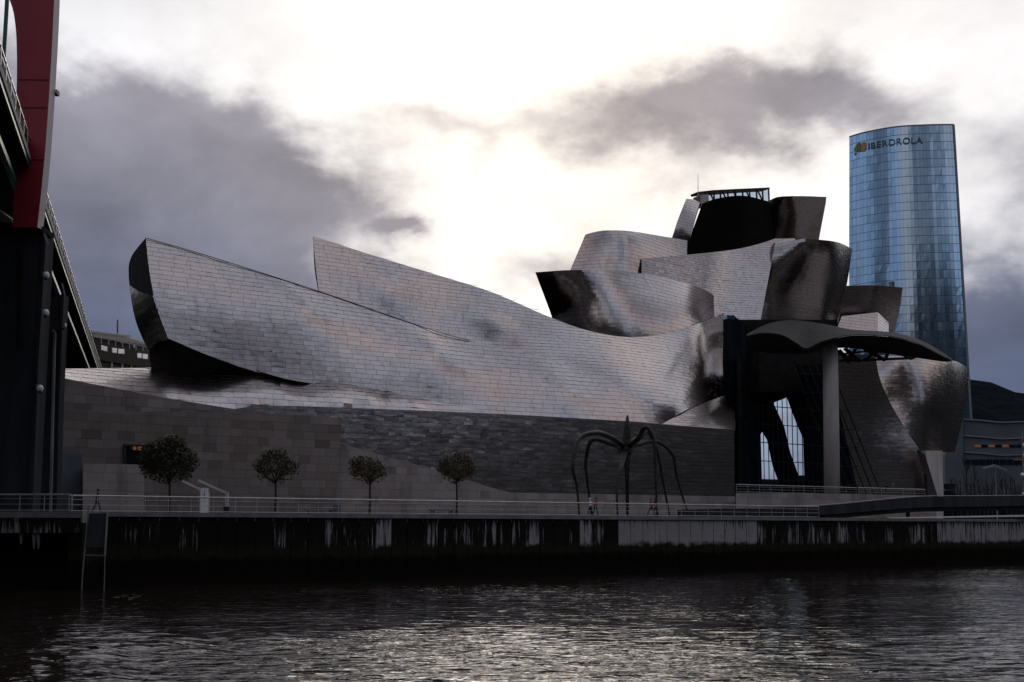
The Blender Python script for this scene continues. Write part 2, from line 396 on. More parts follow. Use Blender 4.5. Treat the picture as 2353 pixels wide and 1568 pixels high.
def patch(root, part, ctrl, outl, pw=1.0, ph=1.0, theta=TH, thick=2.0, panel='titanium_panel', pmat='titan', under='joint',
          wav=.02, tilt=.012, gap=.013, proud=.030, stagger=True, tone=(.5, .22), label=None, vary=.25, panels=True):
    if pmat == 'titan': tone = (tone[0], tone[1] * .38); wav *= .38; tilt *= .35
    t = np.array([math.cos(theta), math.sin(theta), 0]); n = np.array([-math.sin(theta), math.cos(theta), 0])
    P = np.array([Pq(*c) for c in ctrl]); away = np.array([P[:, 0].mean(), P[:, 1].mean(), 0]); away /= np.linalg.norm(away)
    f = TPS(np.stack([P @ t, P[:, 2]], 1), P @ n)
    cq = TPS(np.array([c[:2] for c in ctrl], float), np.array([c[2] for c in ctrl], float)) if len(ctrl) > 2 else None
    def on(px, py):
        d = ray(px, py); dq_ = d @ QN; guess = float(cq([(px, py)])[0])
        guess = min(max(guess, min(c[2] for c in ctrl) - 2), max(c[2] for c in ctrl) + 2)
        lam = (guess + np.linspace(-9, 9, 361)) / dq_; p = CAM + d * lam[:, None]
        e = f(np.stack([p @ t, p[:, 2]], 1)) - p @ n
        k = np.where(np.sign(e[:-1]) != np.sign(e[1:]))[0]
        if len(k):
            i = k[np.argmin(abs(k - 180))]; lm = lam[i] + (lam[i + 1] - lam[i]) * e[i] / (e[i] - e[i + 1])
        else: lm = lam[np.argmin(abs(e) + .002 * abs(np.arange(361) - 180))]
        p = CAM + d * lm; return (p @ t, p[2])
    O = [on(*p) for p in outl]; Oa = np.array(O)
    s0, z0 = Oa.min(0); s1, z1 = Oa.max(0)
    sg = np.linspace(s0 - .5, s1 + .5, 160); zg = np.linspace(z0 - .5, z1 + .5, 100); sm, zm = Oa.mean(0)
    ds = f(np.stack([sg, np.full_like(sg, zm)], 1)); dz = f(np.stack([np.full_like(zg, sm), zg], 1))
    A = np.concatenate([[0], np.cumsum(np.hypot(np.diff(sg), np.diff(ds)))]); B = np.concatenate([[0], np.cumsum(np.hypot(np.diff(zg), np.diff(dz)))])
    O2 = [(np.interp(p[0], sg, A), np.interp(p[1], zg, B)) for p in O]
    def S(uv):
        uv = np.asarray(uv, float); s = np.interp(uv[:, 0], A, sg); z = np.interp(uv[:, 1], B, zg)
        return t * s[:, None] + n * f(np.stack([s, z], 1))[:, None] + np.array([0, 0, 1.0]) * z[:, None]
    def Nrm(uv):
        uv = np.asarray(uv, float); e = .05
        a = S(uv + [e, 0]) - S(uv - [e, 0]); b = S(uv + [0, e]) - S(uv - [0, e]); c = np.cross(a, b)
        return c / np.maximum(np.linalg.norm(c, axis=1), 1e-9)[:, None]
    u0, v0 = np.min(O2, 0); u1, v1 = np.max(O2, 0)
    cells = []; rows = int(math.ceil((v1 - v0) / ph))
    for j in range(rows):
        va, vb = v1 - (j + 1) * ph, v1 - j * ph
        strip = clip(clip(O2, 1, vb, True), 1, va, False)
        if len(strip) < 3: continue
        ua = u0 - (((j * .5) % 1) * pw if stagger else 0) - random.random() * pw * .3 * stagger
        lo, hi = min(p[0] for p in strip), max(p[0] for p in strip)
        while ua < u1:
            wd = pw * (1 + (random.random() - .5) * 2 * vary) if stagger else pw
            ub = ua + wd
            if ub > lo and ua < hi:
                c = clip(clip(strip, 0, ub, True), 0, ua, False)
                if len(c) > 2:
                    ar = area(c)
                    if ar > .002 * pw * ph: cells.append((ua, ub, va, vb, c, ar > .985 * wd * ph))
            ua = ub
    # the body under the cladding: follows the surface, has a back and closed sides
    bm = bmesh.new(); key = {}
    uvs = []
    for c in cells:
        for p in c[4]:
            k = (round(p[0], 3), round(p[1], 3))
            if k not in key: key[k] = len(uvs); uvs.append(p)
    front = S(uvs) - 0.03 * Nrm(uvs) if np.dot(Nrm([np.mean(O2, 0)])[0], n) < 0 else S(uvs) + 0.03 * Nrm(uvs)
    vs = [bm.verts.new(p) for p in front]; vb_ = [bm.verts.new(p + away * thick) for p in front]
    edge = {}
    for c in cells:
        ids = []
        for p in c[4]:
            i = key[(round(p[0], 3), round(p[1], 3))]
            if not ids or (ids[-1] != i): ids.append(i)
        if len(ids) > 1 and ids[0] == ids[-1]: ids.pop()
        if len(set(ids)) < 3 or len(set(ids)) != len(ids): continue
        try: bm.faces.new([vs[i] for i in ids]); bm.faces.new([vb_[i] for i in reversed(ids)])
        except ValueError: continue
    oi = []                                             # side walls along the outline itself
    fo = S(O2); m_ = len(O2)
    ra = [bm.verts.new(p) for p in fo]; rb = [bm.verts.new(p + away * thick) for p in fo]
    for i in range(m_):
        k = (i + 1) % m_
        try: bm.faces.new([ra[i], rb[i], rb[k], ra[k]])
        except ValueError: pass
    bmesh.ops.recalc_face_normals(bm, faces=bm.faces)
    V = np.array([v.co[:] for v in bm.verts]); bm.verts.index_update(); Fc = [tuple(v.index for v in q.verts) for q in bm.faces]; bm.free()
    body = mesh_obj(part, V, Fc, M[under], root, label=label)
    if not panels: return body
    UV = []; OFF = []; spec = []
    for (ua, ub, va, vb, c, full) in cells:
        tn = min(1, max(0, random.gauss(*tone))); a0 = random.gauss(0, tilt); a1 = random.gauss(0, tilt); b0 = len(UV); sm_ = []
        if full:
            nx, ny = 4, 3
            for iy in range(ny):
                for ix in range(nx):
                    fx, fy = ix / (nx - 1), iy / (ny - 1)
                    u = ua + gap + (ub - ua - 2 * gap) * fx; v = va + gap + (vb - va - 2 * gap) * fy
                    o = proud * (1.25 - .7 * fy) + a0 * (fx - .5) + a1 * (fy - .5) + random.gauss(0, wav) * (1.15 - fy)
                    UV.append((u, v)); OFF.append(max(.006, o))
            Fc = [(y * nx + x, y * nx + x + 1, (y + 1) * nx + x + 1, (y + 1) * nx + x) for y in range(ny - 1) for x in range(nx - 1)]
            ring = [0, 1, 2, 3, 7, 11, 10, 9, 8, 4]; k = nx * ny
        else:
            cx_ = sum(p[0] for p in c) / len(c); cy_ = sum(p[1] for p in c) / len(c)
            kx = max(.5, 1 - 2 * gap / max(ub - ua, .1)); ky = max(.5, 1 - 2 * gap / max(vb - va, .1))
            for p in c:
                UV.append((cx_ + (p[0] - cx_) * kx, cy_ + (p[1] - cy_) * ky))
                OFF.append(max(.006, proud * (1.25 - .7 * (p[1] - va) / (vb - va)) + a0 * .5))
            Fc = [tuple(range(len(c)))]; ring = list(range(len(c))); k = len(c)
        nf = len(Fc)
        for i in ring: UV.append(UV[b0 + i]); OFF.append(OFF[b0 + i])
        for i in ring: UV.append(UV[b0 + i]); OFF.append(-.03)
        r = len(ring)
        for i in range(r):
            j = (i + 1) % r; Fc.append((k + i, k + r + i, k + r + j, k + j))
        spec.append((b0, len(UV), Fc, [True] * nf + [False] * r, tn, area(c)))
    Pv = S(UV); Nv = Nrm(UV)
    if np.mean(Nv @ n) > 0: Nv = -Nv
    W = Pv + Nv * np.array(OFF)[:, None]
    px = proj(W)
    for (a, b, Fc, sm_, tn, ar) in spec:
        q = px[a:b]; k = Fc[0]
        x = q[:, 0]; y = q[:, 1]; pa = (x.max() - x.min()) * (y.max() - y.min()) * (ar / (pw * ph))
        if x.max() < 0 or x.min() > 2353: pa = 0
        POOL.setdefault((root.name, panel, pmat), []).append((pa, W[a:b], Fc, sm_, tn, body))
    return body
def flush_pool(stuff_names, limit=300):
    for (rn, panel, pm), L in POOL.items():
        root = bpy.data.objects[rn]; L.sort(key=lambda e: -e[0])
        for (pa, V, Fc, sm_, tn, body) in L[:limit]:
            mesh_obj(panel, V, Fc, M[pm], body, sm_, [tn] * len(V))
        V = []; Fs = []; S_ = []; T = []
        for (pa, v, Fc, sm_, tn, body) in L[limit:]:
            b = len(V); V += v.tolist(); Fs += [tuple(i + b for i in q) for q in Fc]; S_ += sm_; T += [tn] * len(v)
        if V: mesh_obj(stuff_names[panel], V, Fs, M[pm], root, S_, T, kind='stuff')
    POOL.clear()
exec_parts = []
# ================================================================== the ground, the river, the hills
QQ = 82.3                                               # distance of the main quay front
def structure(name, b, m_, **k): return b.build(name, m_, None, kind='structure', **k)
S_L = -47.0                                             # where the quay steps back, measured along it (set below)
pL = G(178, QQ); S_L = float(pL @ QT)
QLY = float(GY(150, 76.0)[1])
b = MB()                                                # promenade slab: quay line back to the museum, and all the land behind
s_far = 900
b.prism([Q(S_L, QQ + .02, -.02), Q(s_far, QQ + .02, -.02), Q(s_far, 126, -.02), Q(S_L - 40, 126, -.02), (-62, 77.0, -.02), (pL[0] - .3, 77.0, -.02)], (0, 0, -.6))
structure('promenade', b, M['paving'])
b = MB()
b.prism([Q(-700, 126, -.05), Q(s_far, 126, -.05), (2600, 3600, -.05), (-2600, 3600, -.05), (-2600, 77.2, -.05), (-62.2, 77.2, -.05)], (0, 0, -1.2))
structure('ground', b, M['ground'])
b = MB(); b.prism([(-900, -30, -.5), (900, -30, -.5), (900, -800, 0), (-900, -800, 0)], (0, 0, -6)); structure('near_bank', b, M['ground'])
# river: a fan of quads, fine near the camera, with real low waves
def river():
    na, nr = 420, 520
    az_ = np.linspace(-.52, .52, na); rr = 14 * (190 / 14) ** np.linspace(0, 1, nr)
    A_, R_ = np.meshgrid(az_, rr); Xg = np.tan(A_) * R_; Yg = R_.copy()
    h = np.zeros_like(Xg); r_ = np.random.default_rng(11)
    lowf = .65 + .35 * np.sin(Xg * .11 + 1.3 * np.sin(Yg * .07)) * np.sin(Yg * .13 + Xg * .05 + 1)
    for i in range(46):
        lam = .62 * 2 ** r_.uniform(0, 2.9); k = 2 * math.pi / lam; th = r_.normal(math.pi / 2 - .2, .62)
        amp = .0042 * lam ** .95
        h += amp * lowf * np.sin(k * (Xg * math.cos(th) + Yg * math.sin(th)) + r_.uniform(0, 6.28) + .6 * np.sin(Xg * .21 + i) + .5 * np.sin(Yg * .17 + 2 * i))
    # passing wash at the lower left
    h += .045 * np.exp(-((Yg - 40 - .35 * (Xg + 14)) / 5) ** 2 - ((Xg + 11) / 9) ** 2) * np.sin(2.4 * (Yg - .5 * Xg))
    h *= .30 + .70 / (1 + np.exp((Yg - 42.5 + 3 * np.sin(Xg * .13)) / 2.5))
    fade = np.clip((R_ - 14) / 3, 0, 1) * np.clip((.52 - abs(A_)) / .03, 0, 1) * np.clip((190 - R_) / 30, 0, 1)
    V = np.stack([Xg, Yg, WATER_Z + h * fade], -1).reshape(-1, 3)
    i = np.arange((nr - 1) * na).reshape(nr - 1, na)[:, :-1].ravel()
    Fc = np.stack([i, i + 1, i + na + 1, i + na], 1).tolist()
    V = V.tolist(); nV = len(V)
    def rim(idx, far):                                  # flat water out to the banks and beyond the frame
        b0 = len(V)
        for q in far: V.append([q[0], q[1], WATER_Z])
        for k_ in range(len(idx) - 1): Fc.append([idx[k_], b0 + k_, b0 + k_ + 1, idx[k_ + 1]])
    left = [r * na for r in range(nr)]; right = [r * na + na - 1 for r in range(nr)]
    rim(left, [(-700, rr[r]) for r in range(nr)]); rim(right, [(700, rr[r]) for r in range(nr)])
    near = [c for c in range(na)]; rim(near, [(np.linspace(-700, 700, na)[c], -34) for c in range(na)])
    V.append([-700, 14, WATER_Z]); V.append([700, 14, WATER_Z])
    Fc.append([0, nV + 2 * nr, nV]); Fc.append([na - 1, nV + nr, nV + 2 * nr + na - 1])
    o = mesh_obj('river', V, Fc, M['water'], None, True, kind='structure', recalc=True)
    if o.data.polygons[0].normal.z < 0: o.data.flip_normals()
    return o
river()
def hills():
    naz, nr = 360, 14; V = []; rs = np.linspace(1150, 2300, nr)
    for i in range(naz):
        a = -math.pi + 2 * math.pi * i / naz
        e = .045
        if abs(a) > 1.15: e = .31 + .04 * math.sin(a * 5) + .03 * math.sin(a * 11 + 1)  # unseen hills behind the camera, raised so low walls reflect dark
        elif a > .29: e = np.interp(a, [.29, .33, .385, .40, .423, .5, 1.15], [.035, .10, .124, .121, .110, .105, .30])
        elif a < -.5: e = np.interp(a, [-1.15, -.5], [.30, .045])
        e += .0016 * math.sin(a * 260) + .001 * math.sin(a * 431 + 1)
        for j in range(nr):
            f_ = j / (nr - 1); p = math.sin(min(1, f_ * 1.25) * math.pi / 2)
            z = -2 + p * e * rs[j] * (1 if f_ < .8 else 1 - (f_ - .8)) + 5 * math.sin(a * 90 + j) * p
            V.append((math.sin(a) * rs[j], math.cos(a) * rs[j], z))
    Fc = [(i * nr + j, i * nr + j + 1, ((i + 1) % naz) * nr + j + 1, ((i + 1) % naz) * nr + j) for i in range(naz) for j in range(nr - 1)]
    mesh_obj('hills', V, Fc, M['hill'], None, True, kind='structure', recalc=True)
hills()
# ================================================================== the museum
MUS = empty('museum', Q(0, 112.8, 0), 'long museum with curving titanium shingled wings above pale stone walls', 'museum')
ST = dict(panel='stone_block', pmat='stone', under='mortar', wav=.004, tilt=.003, gap=.008, proud=.018, pw=1.45, ph=.82, tone=(.42, .11))
def plane(q, pts): return [(x, y, q) for x, y in pts]
# --- stone base
patch(MUS, 'stone_wall', plane(110, [(133, 945), (787, 960), (770, 1200), (133, 1200)]),
      outline([(133, 944), (590, 949)], [(590, 949), (787, 960)], [(787, 960), (779, 1060), (768, 1206)], [(768, 1206), (133, 1206)]), thick=2.6, **ST)
patch(MUS, 'stone_wall', plane(111.9, [(125, 868), (560, 945), (560, 1000), (125, 1000)]),
      outline([(100, 862), (150, 870), (200, 880), (330, 905), (450, 926), (560, 943), (610, 947)], [(610, 947), (610, 1000)], [(610, 1000), (100, 1000)]), thick=2.2, **{**ST, 'tone': (.6, .2)})
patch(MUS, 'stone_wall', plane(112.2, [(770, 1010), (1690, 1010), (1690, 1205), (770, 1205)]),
      outline([(774, 1015), (785, 1020)], [(785, 1020), (1000, 1080), (1120, 1118), (1175, 1132)], [(1175, 1132), (1689, 1141)], [(1689, 1141), (1689, 1206)], [(1689, 1206), (766, 1206)]), thick=2.0, **{**ST, 'tone': (.85, .15)})  # raised tone paints the stronger light on this sloping wall
patch(MUS, 'stone_wall', plane(106, [(190, 1065), (332, 1068), (332, 1205), (190, 1205)]),
      outline([(191, 1065), (332, 1068)], [(332, 1068), (331, 1206)], [(331, 1206), (189, 1206)]), thick=3.6, **{**ST, 'tone': (1.0, .12)})
patch(MUS, 'terrace_wall', plane(105, [(1690, 1133), (2150, 1140), (2150, 1200), (1690, 1200)]),
      outline([(1691, 1133), (1972, 1135)], [(1972, 1135), (2152, 1141)], [(2152, 1141), (2152, 1206)], [(2152, 1206), (1691, 1206)]), thick=24, **{**ST, 'tone': (.8, .15)})
# --- the low wing: vertical shingled wall with a rounded roof
WALL = dict(pw=1.7, ph=.52)
patch(MUS, 'titanium_wall', plane(112.8, [(560, 932), (1138, 950), (1688, 988), (1688, 1145), (1000, 1145), (560, 1145)]),
      outline([(500, 948), (560, 937), (640, 933), (790, 937), (1138, 951), (1433, 968), (1521, 975), (1687, 988)], [(1687, 988), (1688, 1145)], [(1688, 1145), (1000, 1150)], [(1000, 1150), (560, 1000)], [(560, 1000), (500, 970)]), thick=3, tone=(.45, .2), wav=.019, tilt=.007, **WALL)
patch(MUS, 'titanium_roof', [(150, 848, 117), (350, 850, 119.5), (500, 857, 119.5), (668, 871, 118.8), (886, 905, 116.5), (985, 923, 115.3), (1138, 950, 113.0),
      (150, 872, 114.2), (330, 906, 114.0), (450, 928, 113.8), (589, 931, 113.4), (790, 937, 113.2), (950, 944, 113.2), (590, 950, 114.2), (790, 950, 114), (950, 955, 113.3), (400, 880, 115.6), (650, 898, 114.9), (850, 916, 114.6)],
      outline([(142, 848), (350, 846), (500, 846), (600, 854), (668, 862)], [(668, 862), (886, 898), (985, 920), (1138, 951)], [(1138, 955), (950, 950), (790, 941), (589, 940)], [(589, 940), (560, 950), (450, 942), (330, 920), (200, 894), (142, 876)]), thick=1.5, tone=(.45, .2), pw=1.5, ph=.75)
# --- the big wings
WING = dict(pw=1.42, ph=.56)
patch(MUS, 'titanium_wing', [(335, 547, 119.4), (347, 655, 117.8), (388, 780, 117.4), (520, 600, 119.8), (520, 720, 117.9), (520, 832, 117.6), (700, 655, 120.2), (700, 700, 118.4), (700, 780, 117.6), (700, 876, 117.2),
      (1000, 762, 120), (1000, 795, 118.3), (1000, 850, 117.2), (1000, 925, 116.8), (1300, 830, 118.6), (1300, 900, 116.0), (1300, 962, 115.2), (1480, 880, 116.4), (1480, 965, 114.4)],
      outline([(335, 547), (440, 577), (550, 611), (740, 672), (900, 727), (1000, 761), (1120, 793), (1230, 816), (1340, 850), (1420, 890), (1490, 974)],
              [(1490, 974), (1433, 970), (1222, 960), (1138, 952)], [(1138, 952), (985, 925), (886, 907), (650, 870), (500, 826), (388, 780)], [(388, 780), (365, 718), (347, 648), (338, 580), (335, 547)]), thick=2.5, wav=.030, tone=(.5, .2), **WING)
patch(MUS, 'titanium_wing', [(719, 543, 126.6), (729, 670, 124.9), (900, 600, 126.8), (900, 680, 125.0), (900, 725, 125.0), (1130, 672, 126), (1130, 735, 124.2), (1130, 790, 124.1), (1260, 728, 124.6), (1300, 830, 120.0), (1440, 775, 123.0), (1440, 880, 117.2), (1433, 968, 115.3),
      (1300, 962, 116.2), (1530, 768, 124.5), (1550, 860, 120.5), (1555, 955, 116), (1610, 742, 128), (1612, 840, 125), (1612, 925, 121), (1662, 722, 136), (1658, 840, 134), (1655, 925, 130)],
      outline([(719, 543), (850, 585), (1000, 631), (1130, 672), (1260, 728), (1350, 760), (1440, 775), (1530, 767), (1612, 741), (1664, 720)], [(1664, 720), (1660, 830), (1664, 915)], [(1664, 915), (1612, 928), (1565, 949), (1521, 976)],
              [(1521, 976), (1433, 970), (1222, 960), (1150, 952)], [(1150, 952), (1100, 900), (1000, 790), (740, 700)], [(740, 700), (732, 668), (724, 600), (719, 543)]), thick=2.5, wav=.024, tone=(.55, .2), **WING)
patch(MUS, 'titanium_roof', plane(114, [(1521, 976)]) + [(1687, 990, 113.2), (1565, 949, 117), (1612, 927, 121), (1668, 910, 127), (1690, 940, 124)],
      outline([(1518, 977), (1565, 951), (1612, 929), (1668, 908)], [(1668, 908), (1692, 940)], [(1692, 940), (1688, 990)], [(1688, 990), (1518, 978)]), thick=1.5, tone=(.35, .2), pw=1.5, ph=.7)
b = MB(); b.tube([Pq(*p) for p in resamp([(335, 547, 119.2), (440, 577, 119.4), (550, 611, 119.6), (740, 672, 119.9), (900, 727, 119.8), (1000, 761, 119.7), (1080, 783, 119.6)], 50)], .045, 6); b.build('edge_trim', M['joint'], MUS)
# dark slice of the neighbouring wing's end, left of its prow
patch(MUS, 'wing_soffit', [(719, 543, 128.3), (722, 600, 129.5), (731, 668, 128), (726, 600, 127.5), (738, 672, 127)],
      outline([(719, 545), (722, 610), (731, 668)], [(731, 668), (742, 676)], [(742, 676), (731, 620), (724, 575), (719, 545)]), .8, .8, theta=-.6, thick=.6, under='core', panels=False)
# the open prow of the front wing: curled metal side, near-black sheets standing for shade in mouth and hollow
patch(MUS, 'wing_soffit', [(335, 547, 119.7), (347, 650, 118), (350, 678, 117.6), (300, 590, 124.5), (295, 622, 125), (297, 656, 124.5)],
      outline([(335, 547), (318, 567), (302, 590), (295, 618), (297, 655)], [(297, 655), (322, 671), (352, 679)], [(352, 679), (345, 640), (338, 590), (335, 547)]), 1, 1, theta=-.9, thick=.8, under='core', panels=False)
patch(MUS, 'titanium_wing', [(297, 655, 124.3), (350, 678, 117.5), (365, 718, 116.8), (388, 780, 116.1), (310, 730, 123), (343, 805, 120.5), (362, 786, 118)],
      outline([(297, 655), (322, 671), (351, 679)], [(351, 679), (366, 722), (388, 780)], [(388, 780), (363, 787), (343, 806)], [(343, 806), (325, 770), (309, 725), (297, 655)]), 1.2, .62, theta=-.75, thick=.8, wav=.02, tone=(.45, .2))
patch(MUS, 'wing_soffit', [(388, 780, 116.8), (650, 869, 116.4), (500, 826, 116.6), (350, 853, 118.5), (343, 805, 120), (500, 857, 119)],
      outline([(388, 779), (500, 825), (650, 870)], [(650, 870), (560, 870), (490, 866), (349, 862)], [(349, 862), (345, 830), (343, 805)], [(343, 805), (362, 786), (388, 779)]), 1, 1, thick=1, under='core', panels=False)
# --- the flower of tower volumes
TW = dict(pw=1.45, ph=.62)
patch(MUS, 'titanium_tower', [(1230, 626, 133.6), (1268, 728, 135.4), (1285, 640, 130.6), (1305, 735, 132.4), (1355, 630, 129.0), (1370, 760, 128.8), (1440, 630, 129.5), (1450, 775, 127.2), (1540, 645, 132), (1550, 765, 128.5), (1605, 665, 135.5), (1612, 742, 132.5), (1655, 712, 141), (1655, 745, 140)],
      outline([(1230, 626), (1310, 621), (1400, 622), (1480, 630), (1550, 644), (1600, 658), (1640, 680), (1662, 722)], [(1662, 722), (1662, 760)], [(1662, 760), (1600, 790), (1440, 800), (1330, 790), (1276, 760)], [(1276, 760), (1268, 728), (1248, 674), (1230, 626)]), theta=.15, thick=3, wav=.016, tone=(.55, .2), **TW)
patch(MUS, 'titanium_tower', [(1345, 540, 145), (1310, 625, 144), (1400, 530, 141), (1400, 625, 139.5), (1470, 534, 141), (1475, 630, 139.5), (1577, 553, 145), (1577, 640, 143)],
      outline([(1345, 540), (1365, 534), (1395, 530), (1450, 532), (1520, 543), (1579, 553)], [(1579, 553), (1579, 650)], [(1579, 650), (1300, 650)], [(1300, 650), (1311, 620), (1328, 580), (1345, 540)]), theta=.35, thick=4, wav=.014, tone=(.45, .2), **TW)
patch(MUS, 'titanium_tower', [(1474, 595, 139.5), (1474, 650, 138.5), (1577, 586, 141), (1577, 680, 139.5), (1680, 575, 142), (1680, 690, 139), (1783, 549, 140), (1765, 650, 138), (1748, 745, 135.5), (1640, 745, 138)],
      outline([(1474, 595), (1577, 586), (1680, 575), (1740, 562), (1784, 548)], [(1784, 548), (1764, 650), (1745, 750)], [(1745, 750), (1640, 760)], [(1640, 760), (1474, 700)], [(1474, 700), (1474, 595)]), theta=.5, thick=4, wav=.045, tilt=.02, tone=(.5, .2), pw=1.3, ph=.48)
patch(MUS, 'titanium_tower', [(1783, 549, 139), (1762, 650, 140), (1742, 752, 141), (1850, 549, 133), (1840, 650, 136.6), (1830, 745, 140), (1920, 557, 133.4), (1905, 650, 137.6), (1890, 750, 141), (1957, 572, 139), (1944, 650, 143), (1918, 748, 146)],
      outline([(1783, 549), (1850, 549), (1920, 556), (1958, 572)], [(1958, 572), (1946, 650), (1918, 762)], [(1918, 762), (1738, 770)], [(1738, 770), (1760, 665), (1783, 549)]), theta=.25, thick=4, wav=.010, tone=(.3, .18), **TW)
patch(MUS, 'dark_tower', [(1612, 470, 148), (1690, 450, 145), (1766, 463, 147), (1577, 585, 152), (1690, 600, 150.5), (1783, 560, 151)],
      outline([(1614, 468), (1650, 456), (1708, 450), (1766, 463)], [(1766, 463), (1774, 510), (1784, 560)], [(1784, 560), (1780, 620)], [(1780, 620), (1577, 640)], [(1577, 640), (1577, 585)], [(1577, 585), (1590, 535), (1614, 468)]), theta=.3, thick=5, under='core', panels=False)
patch(MUS, 'titanium_tower', [(1577, 457, 156), (1606, 464, 157), (1610, 475, 156.5), (1543, 546, 153.5), (1577, 552, 153.5)],
      outline([(1577, 457), (1594, 459), (1608, 466)], [(1608, 466), (1596, 505), (1577, 585)], [(1577, 585), (1535, 575)], [(1535, 575), (1558, 505), (1577, 457)]), theta=.2, thick=2.5, wav=.012, tone=(.65, .15), **TW)
patch(MUS, 'titanium_tower', [(1765, 463, 150), (1790, 454, 147), (1840, 452, 145.5), (1898, 453, 146), (1772, 548, 153), (1830, 550, 151), (1878, 551, 152), (1780, 500, 150.5)],
      outline([(1765, 463), (1778, 456), (1795, 452), (1845, 451), (1899, 453)], [(1899, 453), (1890, 500), (1877, 570)], [(1877, 570), (1780, 570)], [(1780, 570), (1773, 515), (1765, 463)]), theta=.1, thick=4, wav=.012, tone=(.3, .18), **TW)
patch(MUS, 'titanium_tower', [(1945, 657, 151), (2010, 655, 149), (2074, 661, 150), (1920, 760, 154), (2000, 765, 152.5), (2050, 765, 154)],
      outline([(1942, 657), (2010, 656), (2074, 661)], [(2074, 661), (2067, 710), (2050, 775)], [(2050, 775), (1915, 790)], [(1915, 790), (1942, 657)]), theta=.2, thick=4, wav=.014, tone=(.35, .18), **TW)
patch(MUS, 'titanium_tower', plane(147, [(1934, 726), (2017, 718)]) + plane(146, [(1915, 780), (2016, 780)]),
      outline([(1934, 727), (2017, 718)], [(2017, 718), (2016, 790)], [(2016, 790), (1910, 790)]), theta=.1, thick=3, wav=.006, tone=(.7, .15), pw=1.5, ph=.62)
patch(MUS, 'titanium_tower', [(2017, 718, 147), (2042, 742, 152), (2017, 790, 146.5), (2042, 790, 151.5)],
      outline([(2017, 718), (2042, 742)], [(2042, 742), (2041, 792)], [(2041, 792), (2016, 792)]), theta=1.2, thick=1, wav=.01, tone=(.5, .2), pw=1.2, ph=.62)
c = Pq(2049, 655, 152); b = MB(); b.box(c, (.75, .8, 1.2), QT); b.build('chimney', M['titan'], MUS)
# --- right-hand volumes at the end of the terrace
patch(MUS, 'titanium_tower', [(1928, 820, 125), (1928, 950, 126.2), (1950, 1050, 126.3), (1975, 1140, 126.3), (2010, 820, 124.2), (2030, 900, 124.8), (2000, 1000, 125.5), (2080, 985, 124), (2060, 1080, 124.4), (2115, 1035, 122.8), (2130, 1130, 122.6)],
      outline([(1924, 815), (2011, 815)], [(2011, 815), (2021, 868), (2045, 925), (2080, 985), (2112, 1033)], [(2112, 1033), (2126, 1080), (2131, 1140)], [(2131, 1140), (1972, 1140)], [(1972, 1140), (1945, 1040), (1926, 960), (1924, 815)]), theta=.45, thick=3, wav=.018, tone=(.38, .18), **TW)
patch(MUS, 'titanium_tower', [(2000, 820, 137), (2060, 825, 133), (2130, 825, 132), (2185, 828, 134.5), (2226, 848, 142), (2045, 925, 134), (2120, 930, 130.8), (2180, 930, 133.5), (2219, 935, 141), (2085, 990, 132), (2120, 1036, 131.5), (2160, 1036, 132.5), (2196, 1034, 137)],
      outline([(2000, 815), (2130, 822), (2185, 828), (2212, 838), (2226, 850)], [(2226, 850), (2221, 920), (2208, 980), (2194, 1036)], [(2194, 1036), (2112, 1038)], [(2112, 1038), (2076, 990), (2040, 930), (2014, 870), (2000, 815)]), theta=.2, thick=4, wav=.016, tone=(.45, .2), **TW)
b = MB(); a0, a1 = Pq(2127, 1036, 124), Pq(2166, 1036, 124); z0 = 0.0
b.prism([a0, a1, Pq(2168, 1205, 124), Pq(2146, 1205, 124)], QN * 3); b.build('stone_pier', M['palestone'], MUS)
b = MB(); b.prism([Pq(2112, 1034, 121), Pq(2126, 1046, 121), Pq(2142, 1100, 121), Pq(2156, 1145, 121), Pq(2132, 1145, 121), Pq(2129, 1090, 121)], QN * .5); b.build('titanium_fin', M['titan'], MUS)
# --- canopy on its tall column
def loft(bld, A_, B_, thick, drop, nr=7):
    n = len(A_); T_ = [np.array(p) for p in A_]; U_ = [np.array(p) for p in B_]; V = []
    for r_ in range(nr):
        f_ = r_ / (nr - 1); V += [a * (1 - f_) + c_ * f_ + np.array([0, 0, drop * math.sin(math.pi * f_)]) for a, c_ in zip(T_, U_)]
    m3 = len(V); V += [p - np.array([0, 0, thick]) for p in V]; Fc = []
    for r_ in range(nr - 1):
        for i in range(n - 1):
            q = (r_ * n + i, r_ * n + i + 1, (r_ + 1) * n + i + 1, (r_ + 1) * n + i); Fc += [q, tuple(m3 + k for k in reversed(q))]
        for i in (0, n - 1): Fc.append((r_ * n + i, (r_ + 1) * n + i, m3 + (r_ + 1) * n + i, m3 + r_ * n + i))
    for i in range(n - 1):
        l_ = (nr - 1) * n; Fc += [(i, m3 + i, m3 + i + 1, i + 1), (l_ + i, l_ + i + 1, m3 + l_ + i + 1, m3 + l_ + i)]
    bld.add(V, Fc)
back = resamp([(1716, 768, 112), (1765, 744, 113), (1820, 736, 112.5), (1890, 744, 111.5), (1955, 757, 110.5), (2050, 764, 109.5), (2110, 780, 108), (2150, 800, 107), (2188, 826, 106)], 41)
frnt = resamp([(1716, 772, 110), (1752, 765, 107), (1795, 769, 105), (1830, 788, 104), (1852, 801, 104), (1880, 788, 104), (1915, 777, 104), (1965, 769, 104), (2050, 773, 104), (2110, 790, 104), (2160, 815, 104.5), (2188, 828, 105)], 41)
b = MB(); b.tone = .4; loft(b, [Pq(*p) for p in back], [Pq(*p) for p in frnt], .10, .03); b.build('canopy_roof', M['canopy'], MUS)
low = resamp([(1716, 800, 116), (1770, 810, 116), (1852, 812, 114), (1905, 800, 112), (1965, 800, 111), (2040, 812, 110), (2110, 822, 108.5), (2165, 830, 107), (2188, 830, 106)], 41)
